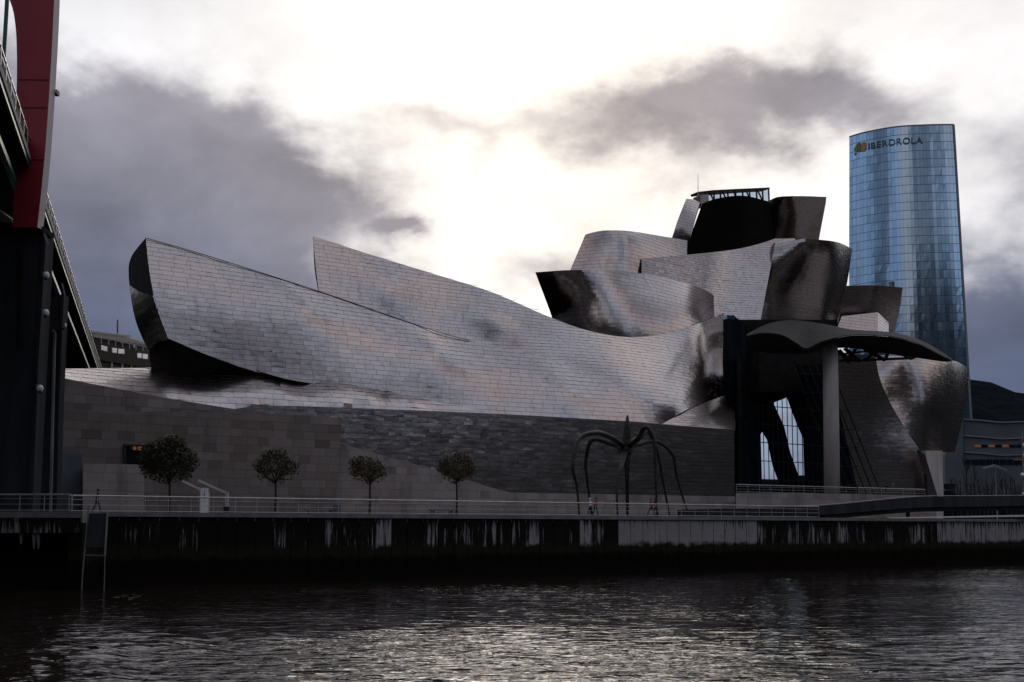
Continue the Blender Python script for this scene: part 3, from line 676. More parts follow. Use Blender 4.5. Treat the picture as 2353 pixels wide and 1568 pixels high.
b = MB(); loft(b, [Pq(p[0], p[1] + 2.2, p[2] + .05) for p in frnt], [Pq(*p) for p in low], .08, 0); b.build('canopy_soffit', M['core'], MUS)
b = MB()
tr = [((1920, 831), (2100, 824)), ((1926, 806), (1950, 834)), ((1940, 802), (1975, 832)), ((1965, 803), (1944, 832)), ((1972, 832), (2035, 800)), ((1985, 802), (2032, 829)), ((2032, 829), (2042, 804)),
      ((2046, 802), (2094, 826)), ((2094, 826), (2100, 808)), ((1924, 815), (2035, 803)), ((1924, 806), (1924, 832)), ((2035, 802), (2100, 812)), ((1950, 806), (1958, 831)), ((2010, 802), (1990, 831))]
for (x0_, y0_), (x1_, y1_) in tr: b.bar(Pq(x0_, y0_, 109.5), Pq(x1_, y1_, 109.5), .26)
for (x0_, y0_), (x1_, y1_) in tr[:7]: b.bar(Pq(x0_ + 4, y0_ - 2, 112), Pq(x1_ + 4, y1_ - 2, 112), .22)
b.build('truss', M['black'], MUS)
b = MB(); P0, P1 = Pq(1908, 800, 108), G(1912, 108, 3.3); n = 14
b.tube([P1, P1 * .4 + P0 * .6, P0 + np.array([0, 0, .6])], [1.06, 1.03, 1.0], 20); b.build('column', M['palestone'], MUS, smooth=True)
# --- atrium: glass wall with mullions, dark inner structure that leaves two openings to the sky
MULL = dict(panel='glass_pane', pmat='glassdark', under='black', wav=0, tilt=.004, gap=.05, proud=.02, stagger=False, vary=0)
patch(MUS, 'glass_wall', plane(124, [(1665, 735), (1745, 742), (1745, 1140), (1690, 1140)]),
      outline([(1662, 729), (1684, 724)], [(1684, 724), (1745, 770)], [(1745, 770), (1750, 1140)], [(1750, 1140), (1690, 1140)], [(1690, 1140), (1690, 985)], [(1690, 985), (1662, 900)]), .62, 5.2, theta=.25, thick=1.0, tone=(.35, .3), **MULL)
b = MB(); b.box(Pq(1673, 731, 122.5), (1.5, 1.2, .55), QT); b.tone = .8; b.build('skylight', M['towerglass'], MUS)
# mullioned clear wall in front of the openings
x0g, x1g = 1746, 1925
b = MB(); pan = []
for i in range(17):
    px = x0g + (x1g - x0g) * i / 16; b.bar(G(px, 123.4, 3.35), G(px, 123.4, 3.35) + np.array([0, 0, 19.3]), .10, .16)
for k in range(7):
    z = 3.4 + 2.72 * k; b.bar(G(x0g, 123.4, 3.35) + np.array([0, 0, z - 3.35]), G(x1g, 123.4, 3.35) + np.array([0, 0, z - 3.35]), .10, .12)
b.build('mullion_grid', M['black'], MUS)
for i in range(16):
    for k in range(6):
        A0 = G(x0g + (x1g - x0g) * (i + .04) / 16, 123.4, 3.35); A1 = G(x0g + (x1g - x0g) * (i + .96) / 16, 123.4, 3.35)
        zz = np.array([0, 0, .1 + 2.72 * k]); z2 = np.array([0, 0, 2.70 + 2.72 * k])
        q = MB(); q.prism([A0 + zz, A1 + zz, A1 + z2, A0 + z2], QN * .02); q.build('glass_pane', M['clear'], MUS)
# leaning glass bay left of the column
b = MB()
for k in range(6):
    xo = 17 * k; b.bar(Pq(1822 + xo, 838, 119), Pq(1822 + xo + 118, 1136, 119), .12, .16)
for k in range(7):
    t_ = (k + .5) / 7; y = 838 + 298 * t_; b.bar(Pq(1822 + 118 * t_, y, 119.05), Pq(min(1822 + 118 * t_ + 85, 1972), y, 119.05), .10, .14)
b.build('leaning_mullions', M['darkmetal'], MUS)
b = MB(); b.tone = .2; b.prism([Pq(1829, 838, 119.3), Pq(1905, 838, 119.3), Pq(1973, 1136, 119.3), Pq(1945, 1140, 119.3)], QN * .15); b.build('leaning_glass', M['glassdark'], MUS)
def dark(pts, q, th=1.2, name='inner_wall_fill', m_='core'):
    b = MB(); b.prism([Pq(x, y, q) for x, y in pts], QN * th); return b.build(name, M[m_], MUS)
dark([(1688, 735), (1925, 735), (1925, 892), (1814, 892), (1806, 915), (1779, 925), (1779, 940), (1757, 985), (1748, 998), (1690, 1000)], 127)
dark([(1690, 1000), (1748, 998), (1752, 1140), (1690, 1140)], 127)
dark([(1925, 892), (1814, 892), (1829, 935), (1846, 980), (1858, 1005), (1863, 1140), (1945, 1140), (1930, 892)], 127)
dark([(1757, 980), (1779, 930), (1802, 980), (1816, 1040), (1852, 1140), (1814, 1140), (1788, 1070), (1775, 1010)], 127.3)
dark([(1745, 800), (1925, 815), (1925, 900), (1745, 900)], 121.5, 5, 'inner_wall_fill')
dark([(1655, 735), (1700, 735), (1700, 1000), (1655, 1000)], 137, 3, 'inner_wall_fill')
b = MB(); b.prism([np.array([*Pq(1694, 900, q_)[:2], 3.0]) for q_ in (122.5, 150)] + [np.array([*Pq(1704, 900, q_)[:2], 3.0]) for q_ in (150, 122.5)], (0, 0, 21)); b.build('inner_wall_fill', M['core'], MUS)  # unseen dark wall, added so the wing's end reflects it
# hidden core so that the towers stand on something
b = MB(); b.prism([Q(float(Pq(1290, 800, 137) @ QT), 137, 0), Q(float(Pq(1690, 800, 137) @ QT), 137, 0), Q(float(Pq(1690, 800, 160) @ QT) - 2, 152, 0), Q(float(Pq(1290, 800, 160) @ QT), 152, 0)], (0, 0, 23)); b.build('core_block', M['core'], MUS)
b = MB(); b.prism([Q(float(Pq(1930, 800, 148) @ QT), 148, 0), Q(float(Pq(2140, 800, 148) @ QT), 148, 0), Q(float(Pq(2140, 800, 160) @ QT), 160, 0), Q(float(Pq(1930, 800, 160) @ QT), 160, 0)], (0, 0, 24)); b.build('core_block', M['core'], MUS)
# --- roof lantern and antenna
LQ = 158
def lq(px, py, dq=0): return Pq(px, py, LQ + dq)
b = MB(); b.prism([lq(1604, 441), lq(1640, 437), lq(1700, 434), lq(1769, 431), lq(1769, 434), lq(1700, 438), lq(1606, 446)], QN * 2.2); b.build('lantern_roof', M['darkmetal'], MUS)
b = MB()
for i, px in enumerate((1622, 1640, 1655, 1672, 1690, 1706, 1722, 1738, 1752, 1766)): b.bar(lq(px, 441 - (px - 1622) * .05), lq(px + 2, 475), .28)
for px in (1630, 1660, 1685, 1715, 1742): b.bar(lq(px, 440), lq(px + 14, 470), .22)
b.build('lantern_frame', M['black'], MUS)
b = MB(); b.prism([lq(1620, 446, .5), lq(1768, 436, .5), lq(1770, 480, .5), lq(1622, 480, .5)], QN * .12); b.build('lantern_glass', M['clear'], MUS)
b = MB(); b.prism([lq(1609, 449, -1), lq(1628, 447, -1), lq(1630, 474, -1), lq(1611, 474, -1)], QN * 2); b.build('roof_box', M['titan'], MUS)
b = MB(); b.tube([lq(1604, 470), lq(1604, 400)], [.09, .03], 6); b.build('antenna', M['steel'], MUS)
# --- door, stairs and metal rails on the stone side
def quad(name, pts, q, th, m_, lab=None): b = MB(); b.prism([Pq(x, y, q) for x, y in pts], QN * th); return b.build(name, M[m_], MUS, label=lab)
d_ = quad('doorway', [(290, 1026), (345, 1028), (345, 1067), (290, 1066)], 109.84, .06, 'glassdark')
quad('door_frame', [(284, 1021), (350, 1023), (350, 1027), (284, 1025)], 109.6, .3, 'black'); quad('door_frame', [(284, 1025), (290, 1025), (290, 1066), (284, 1066)], 109.65, .2, 'black')
quad('wall_hatch', [(187, 922), (216, 922), (216, 945), (187, 945)], 112.2, .25, 'blueg' if 'blueg' in M else 'concrete')
b = MB(); b.prism([Pq(136, 1040, 109.6), Pq(188, 1045, 109.6), Pq(188, 1200, 109.6), Pq(136, 1200, 109.6)], QN * .3); b.build('metal_shutter', M['bluegrey'], MUS)

# small LED display over the museum's doorway: amber figures
def seg_digit(b, o, ux, uz, ch, h=.34, wd=.2, t=.045):
    SEG = {'1': 'bc', '8': 'abcdefg', '0': 'abcdef', ':': ''}
    P = {'a': ((0, 1), (1, 1)), 'b': ((1, .5), (1, 1)), 'c': ((1, 0), (1, .5)), 'd': ((0, 0), (1, 0)), 'e': ((0, 0), (0, .5)), 'f': ((0, .5), (0, 1)), 'g': ((0, .5), (1, .5))}
    for k in SEG[ch]:
        (a, c), (d, e) = P[k]; b.bar(o + ux * a * wd + uz * c * h, o + ux * d * wd + uz * e * h, t)
    if ch == ':':
        for zz in (.28, .72): b.box(o + ux * wd * .5 + uz * zz * h, (t, t, t), ux)
b = MB(); b.prism([Pq(x, y, 109.5) for x, y in ((300, 1026), (330, 1027), (330, 1036), (300, 1035))], QN * .2)
led = b.build('led_display', M['black'])
tag(led, 'small black display with glowing amber figures over the dark doorway', 'display')
for i, ch in enumerate('18:00'):
    q = MB(); seg_digit(q, Pq(303 + i * 5, 1033.5, 109.45), QT, np.array([0, 0, 1.0]), ch, .26, .15, .04); q.build('led_figure', M['led'], led)
# stair rails between the low block and the big stone wall
for (x0_, y0_, x1_, y1_, x2_, y2_), lb in (((455, 1104, 522, 1134, 524, 1168), 'upper pale sloping stair rail against the stone wall'), ((416, 1104, 478, 1134, 480, 1166), 'lower pale sloping stair rail behind the small tree')):
    b = MB(); q_ = 107.2
    a_, c_, e_ = Pq(x0_, y0_, q_), Pq(x1_, y1_, q_), Pq(x2_, y2_, q_); e_[2] = 0; e_[:2] = c_[:2]
    b.bar(a_, c_, .12, .22); b.bar(c_ + np.array([0, 0, .1]), e_, .25, .38); k = b.build('stair_rail', M['palestone']); tag(k, lb, 'handrail', 'pale stair rails')
# ================================================================== quay, railings, steps
quay = empty('quay_wall', G(178, QQ, WATER_Z), 'long stained concrete river wall of upright panels with dark algae at the foot', 'quay wall')
sA = float(G(178, QQ) @ QT); sB = float(G(2420, QQ) @ QT); n = 79
b = MB(); b.prism([Q(sA, QQ + .12, -6.2), Q(sB, QQ + .12, -6.2), Q(sB, QQ + .12, -.35), Q(sA, QQ + .12, -.35)], QN * 2.5); b.build('wall_body', M['darkconc'], quay)
for i in range(n):
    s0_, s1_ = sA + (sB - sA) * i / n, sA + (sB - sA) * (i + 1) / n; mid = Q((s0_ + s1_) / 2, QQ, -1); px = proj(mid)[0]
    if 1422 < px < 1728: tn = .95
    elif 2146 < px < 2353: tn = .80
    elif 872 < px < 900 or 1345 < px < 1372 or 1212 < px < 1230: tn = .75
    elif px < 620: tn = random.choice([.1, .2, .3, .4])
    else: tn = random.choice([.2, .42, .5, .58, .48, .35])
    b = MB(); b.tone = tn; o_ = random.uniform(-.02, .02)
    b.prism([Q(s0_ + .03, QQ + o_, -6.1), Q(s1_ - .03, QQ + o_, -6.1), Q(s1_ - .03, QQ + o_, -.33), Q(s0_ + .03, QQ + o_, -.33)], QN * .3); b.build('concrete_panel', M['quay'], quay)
b = MB(); b.prism([Q(sA, QQ - .16, -.33), Q(sB, QQ - .16, -.33), Q(sB, QQ - .16, -.03), Q(sA, QQ - .16, -.03)], QN * .9); b.build('coping', M['concrete'], quay)
b = MB()                                                # mud and weed slope at the wall's foot
m_ = 120; V = []; r_ = np.random.default_rng(3)
for i in range(m_ + 1):
    s_ = sA + (sB - sA) * i / m_; V += [Q(s_, QQ + .2, -4.2 + .2 * r_.standard_normal()), Q(s_, QQ - .5, -4.75), Q(s_, QQ - 1.4 - .3 * abs(r_.standard_normal()), -5.5)]
b.add(V, [(3 * i + j, 3 * i + j + 1, 3 * i + j + 4, 3 * i + j + 3) for i in range(m_) for j in range(2)]); structure('river_bank', b, M['mud'])
# the pier-like end of the quay on the left: a slab over a dark void
Lq = empty('quay_platform', (pL[0] - 8, 76, WATER_Z), 'concrete quay platform over a dark void at the far left', 'quay')
xL, xR = -46.0, float(GY(190, 75.6)[0])
b = MB(); b.box(((xL + xR) / 2, 78.3, -.42), (xR - xL, 5.4, .74)); b.build('slab', M['concrete'], Lq)
b = MB(); b.tone = .55; b.box(((xL + xR) / 2, 75.72, -.95), (xR - xL - .2, .3, 1.0)); b.build('edge_beam', M['quay'], Lq)
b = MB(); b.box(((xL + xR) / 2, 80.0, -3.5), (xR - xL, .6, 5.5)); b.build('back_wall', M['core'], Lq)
b = MB(); b.tone = .3; b.box((xR - .5, 77.6, -3.3), (.9, 3.6, 5.0)); b.build('end_pier', M['quay'], Lq)
for px in (48, 78, 88):
    b = MB(); t_ = GY(px, 75.9, -1.4); b.tube([t_, t_ + np.array([.05, 0, -1.1 + .3 * (px == 48)])], [.16, .05], 6); b.tone = 1; b.build('hanging_weed', M['concrete'], Lq)
# railings
def railing(name, pts, label, h=1.1, step=1.62, group='steel promenade railings', mids=(.42, .76), cat='railing', r=.055):
    P = [np.array(p, float) for p in pts]
    root = empty(name, P[0], label, cat, group)
    for k, hh in enumerate((h,) + tuple(h * m_ for m_ in mids)):
        b = MB(); b.tube([p + np.array([0, 0, hh]) for p in P], r if k == 0 else .018, 8 if k == 0 else 6); b.build('top_rail' if k == 0 else 'wire_rail', M['rail'], root)
    b = MB(); b.tube([p + np.array([0, 0, .06]) for p in P], .03, 6); b.build('wire_rail', M['rail'], root)
    proto = None
    for i in range(len(P) - 1):
        L = np.linalg.norm(P[i + 1] - P[i]); m_ = max(1, int(L / step)); d = (P[i + 1] - P[i]) / L
        for k in range(m_ + (i == len(P) - 2)):
            p = P[i] + d * L * k / m_
            if proto is None:
                b = MB(); b.box(p + np.array([0, 0, h / 2]), (.055, .03, h), d); proto = b.build('post', M['rail'], root); p0 = p
            else:
                c = proto.copy(); SC.collection.objects.link(c); c.parent = root; c.location = p - p0
    return root
eR = G(1882, QQ + .25); aL = GY(158, 76.1)
railing('railing', [G(166, QQ + .3), eR], 'long steel railing along the promenade in front of the trees')
railing('railing', [(-46, 76.0, 0), aL, G(164, QQ + .25)], 'short steel railing on the platform under the bridge at the far left')
# terrace railings
def on_terr(px, q=105.5): return G(px, q, 3.38)
railing('railing', [on_terr(1692), on_terr(1968)], 'dark railing on the terrace in front of the glass wall', .95, 1.9, 'terrace railings')
railing('railing', [on_terr(1973, 105.2), on_terr(2126, 105.2)], 'pale railing on the terrace before the brown curved volume', .95, 1.9, 'terrace railings')
# boat steps: a gangway frame hung on the quay
gw = empty('gangway', GY(215, 75.3, WATER_Z), 'steel gangway frame hanging down the quay to the water', 'gangway')
b = MB(); b.bar(GY(204, 75.4, .35), GY(190, 74.6, -4.0), .07); b.bar(GY(190, 74.6, -4.0), GY(187, 74.5, -5.4), .06); b.build('side_rail', M['concrete'], gw)
b = MB(); b.bar(GY(247, 75.4, -.1), GY(241, 74.6, -2.9), .09); b.bar(GY(241, 74.6, -2.9), GY(239, 74.5, -5.4), .05); b.build('side_rail', M['concrete'], gw)
b = MB(); b.prism([atY(205, 1180, 75.35), atY(245, 1180, 75.35), atY(240, 1258, 74.8), atY(196, 1258, 74.8)], (0, .12, 0)); b.build('ramp_plate', M['darkconc'], gw)
b = MB(); b.bar(atY(192, 1276, 74.6), atY(241, 1277, 74.6), .07); b.build('rung', M['concrete'], gw)
# rising footbridge ramp on the right
rp = empty('footbridge_ramp', G(1880, 86), 'dark sloping footbridge ramp rising to the right above the quay', 'ramp')
RP = [(1560, 1189, 1172, 108), (1720, 1188, 1168, 112), (1880, 1184, 1163, 118), (2000, 1175, 1152, 124), (2110, 1167, 1142, 130), (2230, 1165, 1141, 137), (2352, 1163, 1140, 145), (2480, 1162, 1139, 152)]
RP = resamp([(a, b_, c, d) for a, b_, c, d in RP], 26)
lo = [atY(p[0], p[1], p[3]) for p in RP]; hi = [atY(p[0], p[2], p[3]) for p in RP]
for i in range(1, len(lo)): lo[i][2] = max(lo[i][2], .02)
b = MB(); n_ = len(lo); V = lo + hi + [p + np.array([-.1, .25, 0]) for p in lo] + [p + np.array([-.1, .25, 0]) for p in hi]
b.add(V, [f_ for i in range(n_ - 1) for f_ in ((i, i + 1, n_ + i + 1, n_ + i), (2 * n_ + i, 3 * n_ + i, 3 * n_ + i + 1, 2 * n_ + i + 1), (n_ + i, n_ + i + 1, 3 * n_ + i + 1, 3 * n_ + i), (i, 2 * n_ + i, 2 * n_ + i + 1, i + 1))]); b.build('parapet', M['darkconc'], rp)
b = MB(); V = lo + [p + np.array([-1.5, 4, 0]) for p in lo] + [p - np.array([0, 0, .5]) for p in lo] + [p + np.array([-1.5, 4, -.5]) for p in lo]
V = [v + np.array([0, .3, .02]) for v in V]
b.add(V, [f_ for i in range(n_ - 1) for f_ in ((i, n_ + i, n_ + i + 1, i + 1), (2 * n_ + i, 2 * n_ + i + 1, 3 * n_ + i + 1, 3 * n_ + i), (i, i + 1, 2 * n_ + i + 1, 2 * n_ + i), (n_ + i, 3 * n_ + i, 3 * n_ + i + 1, n_ + i + 1))]); b.build('deck', M['core'], rp)
b = MB(); b.tube([p + np.array([-.05, .12, .08]) for p in hi[6:]], .035, 6); b.build('hand_rail', M['rail'], rp)
for i in range(9, n_, 3):
    if lo[i][2] > .8:
        b = MB(); p = lo[i] + np.array([-.6, 2.0, 0]); b.tube([p - np.array([0, 0, .4]), np.array([p[0], p[1], -.05])], .22, 8); b.build('support', M['darkconc'], rp)
b = MB(); b.prism([atY(2040, 1189.5, 126), atY(2420, 1182, 133), atY(2420, 1187, 133), atY(2040, 1191.5, 126)], (-.3, 1.2, 0)); k = b.build('river_kerb', M['white']); tag(k, 'thin pale kerb strip on top of the quay at the far right', 'kerb')
# ================================================================== road bridge at the left
H_ = 27.4
def edge(px_t, py_t): return atZ(px_t, py_t, CAM[2] + H_)
E0, E1_ = edge(0, 85), edge(235, 845); dv = (E1_ - E0) / np.linalg.norm(E1_[:2] - E0[:2]); dv[2] = 0; sd_ = np.array([-dv[1], dv[0], 0])
if sd_[0] > 0: sd_ = -sd_
br = empty('road_bridge', (-34, 84, 0), 'high road bridge with a red arch leg and green edged deck at the left', 'bridge')
p0_ = E0 - dv * 45; p1_ = E1_ + dv * 3; zt = CAM[2] + H_ - 1.25
def along(t_, off, z): p = p0_ + (p1_ - p0_) * t_ + sd_ * off; return np.array([p[0], p[1], z])
def beam(name, o0, o1, za, zb, m_):
    b = MB(); b.prism([along(0, o0, za), along(0, o1, za), along(0, o1, zb), along(0, o0, zb)], along(1, 0, 0) - along(0, 0, 0)); return b.build(name, M[m_], br)
beam('deck_slab', .25, 24, zt - .55, zt - .05, 'core'); beam('fascia', 0, .22, zt - .42, zt, 'concrete')
beam('fascia', .10, .24, zt - .75, zt - .43, 'teal'); beam('box_girder', 1.3, 22, zt - 1.9, zt - .56, 'core'); beam('girder_flange', .9, 1.28, zt - 1.95, zt - 1.55, 'teal')
b = MB(); b.bar(along(0, .12, CAM[2] + H_), along(1, .12, CAM[2] + H_), .09); b.build('top_rail', M['rail'], br)
b = MB(); b.prism([along(0, .2, zt + .1), along(1, .2, zt + .1), along(1, .2, zt + 1.1), along(0, .2, zt + 1.1)], sd_ * .03); b.build('parapet_mesh', M['core'], br)
Lb = np.linalg.norm(p1_ - p0_); m_ = int(Lb / 2.4)
b = MB(); b.box(along(0, .06, zt + .6), (.09, .06, 1.2), dv); po = b.build('rail_post', M['rail'], br)
for i in range(1, m_):
    c = po.copy(); SC.collection.objects.link(c); c.parent = br; c.location = along(i / m_, 0, 0) - along(0, 0, 0)
# red arch leg: a shaped plate of box section
YL = 78.0
legp = [(135, 570), (92, 570)]
k_ = .9191
def rp2(x, y): return atY(x * k_, y * k_, YL)
outer = [(136, -120), (134, 0), (125, 180), (113, 360), (102, 480), (92, 568)]
inner = [(31, 568), (36, 480), (44, 400), (60, 330), (80, 260), (97, 200), (104, 170)]
inner = [(31, 568), (33, 520), (38, 440), (39, 330), (42, 200), (42, 130), (38, 60), (24, 0), (-30, -120)]
b = MB(); b.prism([rp2(*p[:2]) for p in crom(outer, 4)] + [rp2(*p[:2]) for p in crom(inner, 4)], (-.0, .8, 0)); leg_ = b.build('red_arch', M['red'], br)
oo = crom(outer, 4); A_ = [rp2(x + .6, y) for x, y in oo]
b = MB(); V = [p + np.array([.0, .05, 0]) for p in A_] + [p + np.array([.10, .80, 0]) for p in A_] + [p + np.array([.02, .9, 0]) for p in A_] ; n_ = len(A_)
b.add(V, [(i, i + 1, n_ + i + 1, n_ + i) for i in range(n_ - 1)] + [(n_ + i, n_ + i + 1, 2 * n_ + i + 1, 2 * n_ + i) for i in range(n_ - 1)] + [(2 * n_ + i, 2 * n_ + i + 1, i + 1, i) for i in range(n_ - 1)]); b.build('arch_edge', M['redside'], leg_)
for yy in (200, 270, 400):
    b = MB(); b.bar(rp2(45, yy) - np.array([0, .03, 0]), rp2(np.interp(yy, [0, 180, 360, 568], [133, 124, 112, 91]), yy) - np.array([0, .03, 0]), .03, .03); b.build('panel_seam', M['core'], leg_)
# piers below
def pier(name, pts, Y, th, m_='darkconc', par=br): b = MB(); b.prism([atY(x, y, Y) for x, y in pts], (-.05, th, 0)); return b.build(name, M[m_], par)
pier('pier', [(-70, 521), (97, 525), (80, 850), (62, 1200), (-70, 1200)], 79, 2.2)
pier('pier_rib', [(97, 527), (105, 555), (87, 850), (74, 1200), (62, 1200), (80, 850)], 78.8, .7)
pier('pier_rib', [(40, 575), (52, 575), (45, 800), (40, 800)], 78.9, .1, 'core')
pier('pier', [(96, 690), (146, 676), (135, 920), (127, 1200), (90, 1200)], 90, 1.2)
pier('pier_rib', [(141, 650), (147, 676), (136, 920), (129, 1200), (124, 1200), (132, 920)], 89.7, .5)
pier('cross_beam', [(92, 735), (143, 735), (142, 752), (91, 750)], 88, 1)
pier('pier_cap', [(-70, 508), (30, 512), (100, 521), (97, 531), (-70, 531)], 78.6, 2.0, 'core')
b = MB(); P = [atY(120, 760, 89.3), atY(126, 765, 89.3), atY(122, 920, 89.3), atY(116, 1180, 89.3)]; b.tube(P, .12, 8); b.build('drain_pipe', M['concrete'], br)
b = MB(); b.prism([atY(-20, 470, 80.5), atY(28, 505, 80.5), atY(28, 515, 80.5), atY(-20, 515, 80.5)], (0, 3, 0)); b.build('bearing', M['concrete'], br)
# hanging cable above the deck at the top left
b = MB(); b.tube([atY(9, 130, 84), atY(20, -60, 84)], .16, 8); kk = b.build('cable_stay', M['teal'], br)
# lights and cameras fixed to the bridge
def security_camera(px, py, Y, label):
    r_ = empty('security_camera', atY(px, py, Y), label, 'camera', 'cameras on the bridge piers')
    p = atY(px, py, Y); b = MB(); b.ball(p, .24, 10, 6, (1, 1, 1.1)); b.build('dome', M['white'], r_)
    b = MB(); b.bar(p + np.array([-.35, .1, .25]), p + np.array([.05, 0, .25]), .09); b.build('bracket', M['concrete'], r_)
    b = MB(); b.ball(p - np.array([0, .02, .22]), .15, 8, 5); b.build('lens', M['black'], r_)
security_camera(106, 633, 78.5, 'white dome camera highest on the dark bridge pier')
security_camera(105, 719, 78.5, 'white dome camera half way down the bridge pier above the cross beam')
security_camera(146, 748, 88.8, 'white camera on the outer rear pier facing the museum')
security_camera(92, 893, 78.3, 'white dome camera lowest on the bridge pier beside the stone wall')
fl = empty('floodlight', atY(126, 213, 79), 'black floodlight on the side of the red arch leg', 'floodlight')
p = atY(127, 214, 79); b = MB(); b.box(p, (.42, .5, .32)); b.build('lamp_body', M['black'], fl)
b = MB(); b.bar(p + np.array([-.35, .2, .18]), p + np.array([.05, 0, .2]), .05); b.build('bracket', M['black'], fl)
b = MB(); b.box(p + np.array([.03, -.26, .02]), (.34, .03, .2)); b.build('lamp_glass', M['pane'], fl)
# ================================================================== apartment block behind, left
ap = empty('apartment_block', GY(285, 205, 0), 'dark brick apartment block with roof terrace seen between bridge and museum', 'building')
YA = 205.0
_pA, _pB = atY(205, 800, 185.0), atY(365, 800, 225.0); _k = (_pB[0] - _pA[0]) / (_pB[1] - _pA[1])
def pa(x, y, dY=0): a_ = (x - CX) / F; return atY(x, y, (_pA[0] - _k * _pA[1]) / (a_ - _k) + dY)
def wallq(name, pts, dY, th, m_, par=ap): b = MB(); b.prism([pa(x, y, dY) for x, y in pts], (0, th, 0)); return b.build(name, M[m_], par)
W_ = wallq('wall', [(205, 778), (362, 806), (362, 1210), (205, 1210)], 0, 6, 'wall_brown')
wallq('balcony_band', [(205, 788), (365, 815), (365, 850), (205, 822)], -1.2, 1.1, 'wall_brown')
wallq('roof', [(205, 762), (262, 768), (300, 776), (336, 788), (340, 791), (205, 770)], -1.5, 2.2, 'black'); wallq('roof_edge', [(205, 759), (300, 771), (300, 774), (205, 763)], -2, .5, 'lead')
wallq('penthouse_wall', [(205, 768), (330, 790), (330, 800), (205, 780)], 1.2, 5, 'darkconc')
for x in (232, 249, 265, 281, 297, 312, 328): wallq('terrace_post', [(x, 777 + (x - 232) * .19), (x + 1.2, 777 + (x - 232) * .19), (x + 1.2, 789 + (x - 232) * .19), (x, 789 + (x - 232) * .19)], -1.4, .1, 'lead')
wallq('terrace_rail', [(222, 774), (345, 798), (345, 799.5), (222, 775.5)], -1.5, .1, 'lead')
for x0_, x1_, y in ((233, 238, 794), (239, 246, 796), (258, 268, 800), (272, 285, 802), (316, 325, 812), (328, 339, 814)):
    f_ = wallq('window', [(x0_ - 1, y - 1), (x1_ + 1, y), (x1_ + 1, y + 12), (x0_ - 1, y + 11)], -1.3, .12, 'lead')
    b = MB(); b.prism([pa(x0_, y, -1.36), pa(x1_, y + .8, -1.36), pa(x1_, y + 10.5, -1.36), pa(x0_, y + 10, -1.36)], (0, .05, 0)); b.build('pane', M['pane'], f_)
for x in (255, 279, 300, 322): wallq('column', [(x, 824), (x + 2.6, 824), (x + 2, 868), (x - .6, 868)], -.9, .5, 'concrete')
for x in (240, 260, 284, 304): wallq('window', [(x, 830), (x + 14, 832), (x + 14, 865), (x, 865)], -.2, .15, 'glassdark')
for x, y, lb in ((253, 774, 'nearest the bridge'), (281, 780, 'in the middle of the row'), (308, 790, 'nearest the museum wing')):
    ps = empty('parasol', pa(x, y + 10, -.8), 'closed white parasol on the roof terrace, the one ' + lb, 'parasol', 'closed parasols on the roof terrace')
    b = MB(); b.tube([pa(x, y + 9, -.8), pa(x, y + 7, -.8), pa(x, y, -.8)], [.28, .24, .03], 7); b.build('folded_canopy', M['white'], ps)
    b = MB(); b.tube([pa(x, y + 13, -.8), pa(x, y + 8, -.8)], .05, 6); b.build('pole', M['lead'], ps)
an = empty('roof_antenna', pa(270, 771, 2), 'thin television antenna on the apartment roof', 'antenna')
b = MB(); b.bar(pa(270, 775, 2), pa(270.5, 735, 2), .18); b.build('mast', M['black'], an)
b = MB()
for y, l_ in ((742, 1.5), (748, 2.2), (753, 3), (760, 2.4)): b.bar(pa(270 - l_, y + .5, 2), pa(270 + l_, y - .5, 2), .12)
b.build('aerial_bars', M['black'], an)
# ================================================================== glass tower
tw = empty('glass_tower', GY(2090, 480, 0), 'tall blue curved glass office tower with company sign near its top', 'office tower')
top = [(1952, 316, 478), (1980, 307.5, 473.5), (2010, 300.3, 470), (2045, 294, 466.8), (2080, 290, 464.8), (2130, 288, 463.6), (2165, 287.2, 463.2), (2191, 287, 463.2)]
tp = np.array([atY(*p) for p in resamp(top, 31)]); ZT = tp[:, 2].mean(); tp[:, 2] = ZT
bx = np.interp(np.linspace(0, 1, 31), [0, 1], [1946, 2239]); txs = np.array([p[0] for p in resamp(top, 31)])
bt = np.array([GY(1946 + (x - 1952) * (293 / 239), y_, 0.0) for x, y_ in zip(txs, tp[:, 1])]); bt[:, 1] -= 3
NF, NC = 46, 30
def tq(c, fz):
    c = min(max(c, 0), NC); i = min(int(c), NC - 1); a = c - i
    T0 = tp[i] * (1 - a) + tp[i + 1] * a; B0 = bt[i] * (1 - a) + bt[i + 1] * a
    return B0 * (1 - fz) + T0 * fz
b = MB(); apx = np.array([tp[:, 0].mean() + 6, 516.0, 0])
ring_t = [p for p in tp] + [np.array([tp[-1][0] - 1, 480, ZT]), np.array([apx[0] + 4, 515, ZT]), np.array([apx[0] - 4, 516, ZT]), np.array([tp[0][0] + 6.5, 492, ZT])]
ring_b = [p for p in bt] + [np.array([bt[-1][0] - 1, 480, 0]), np.array([apx[0] + 4, 520, 0]), np.array([apx[0] - 4, 520, 0]), np.array([bt[0][0] + 7, 492, 0])]
n_ = len(ring_t); off = np.array([0, .25, 0]); b.add([p + off for p in ring_b] + [p + off for p in ring_t], [(i, (i + 1) % n_, n_ + (i + 1) % n_, n_ + i) for i in range(n_)] + [tuple(range(2 * n_ - 1, n_ - 1, -1))])
b.build('tower_core', M['towerjoint'], tw)
plist = []; colt = [random.random() for _ in range(NC)]; colj = [random.gauss(0, .022) for _ in range(NC)]
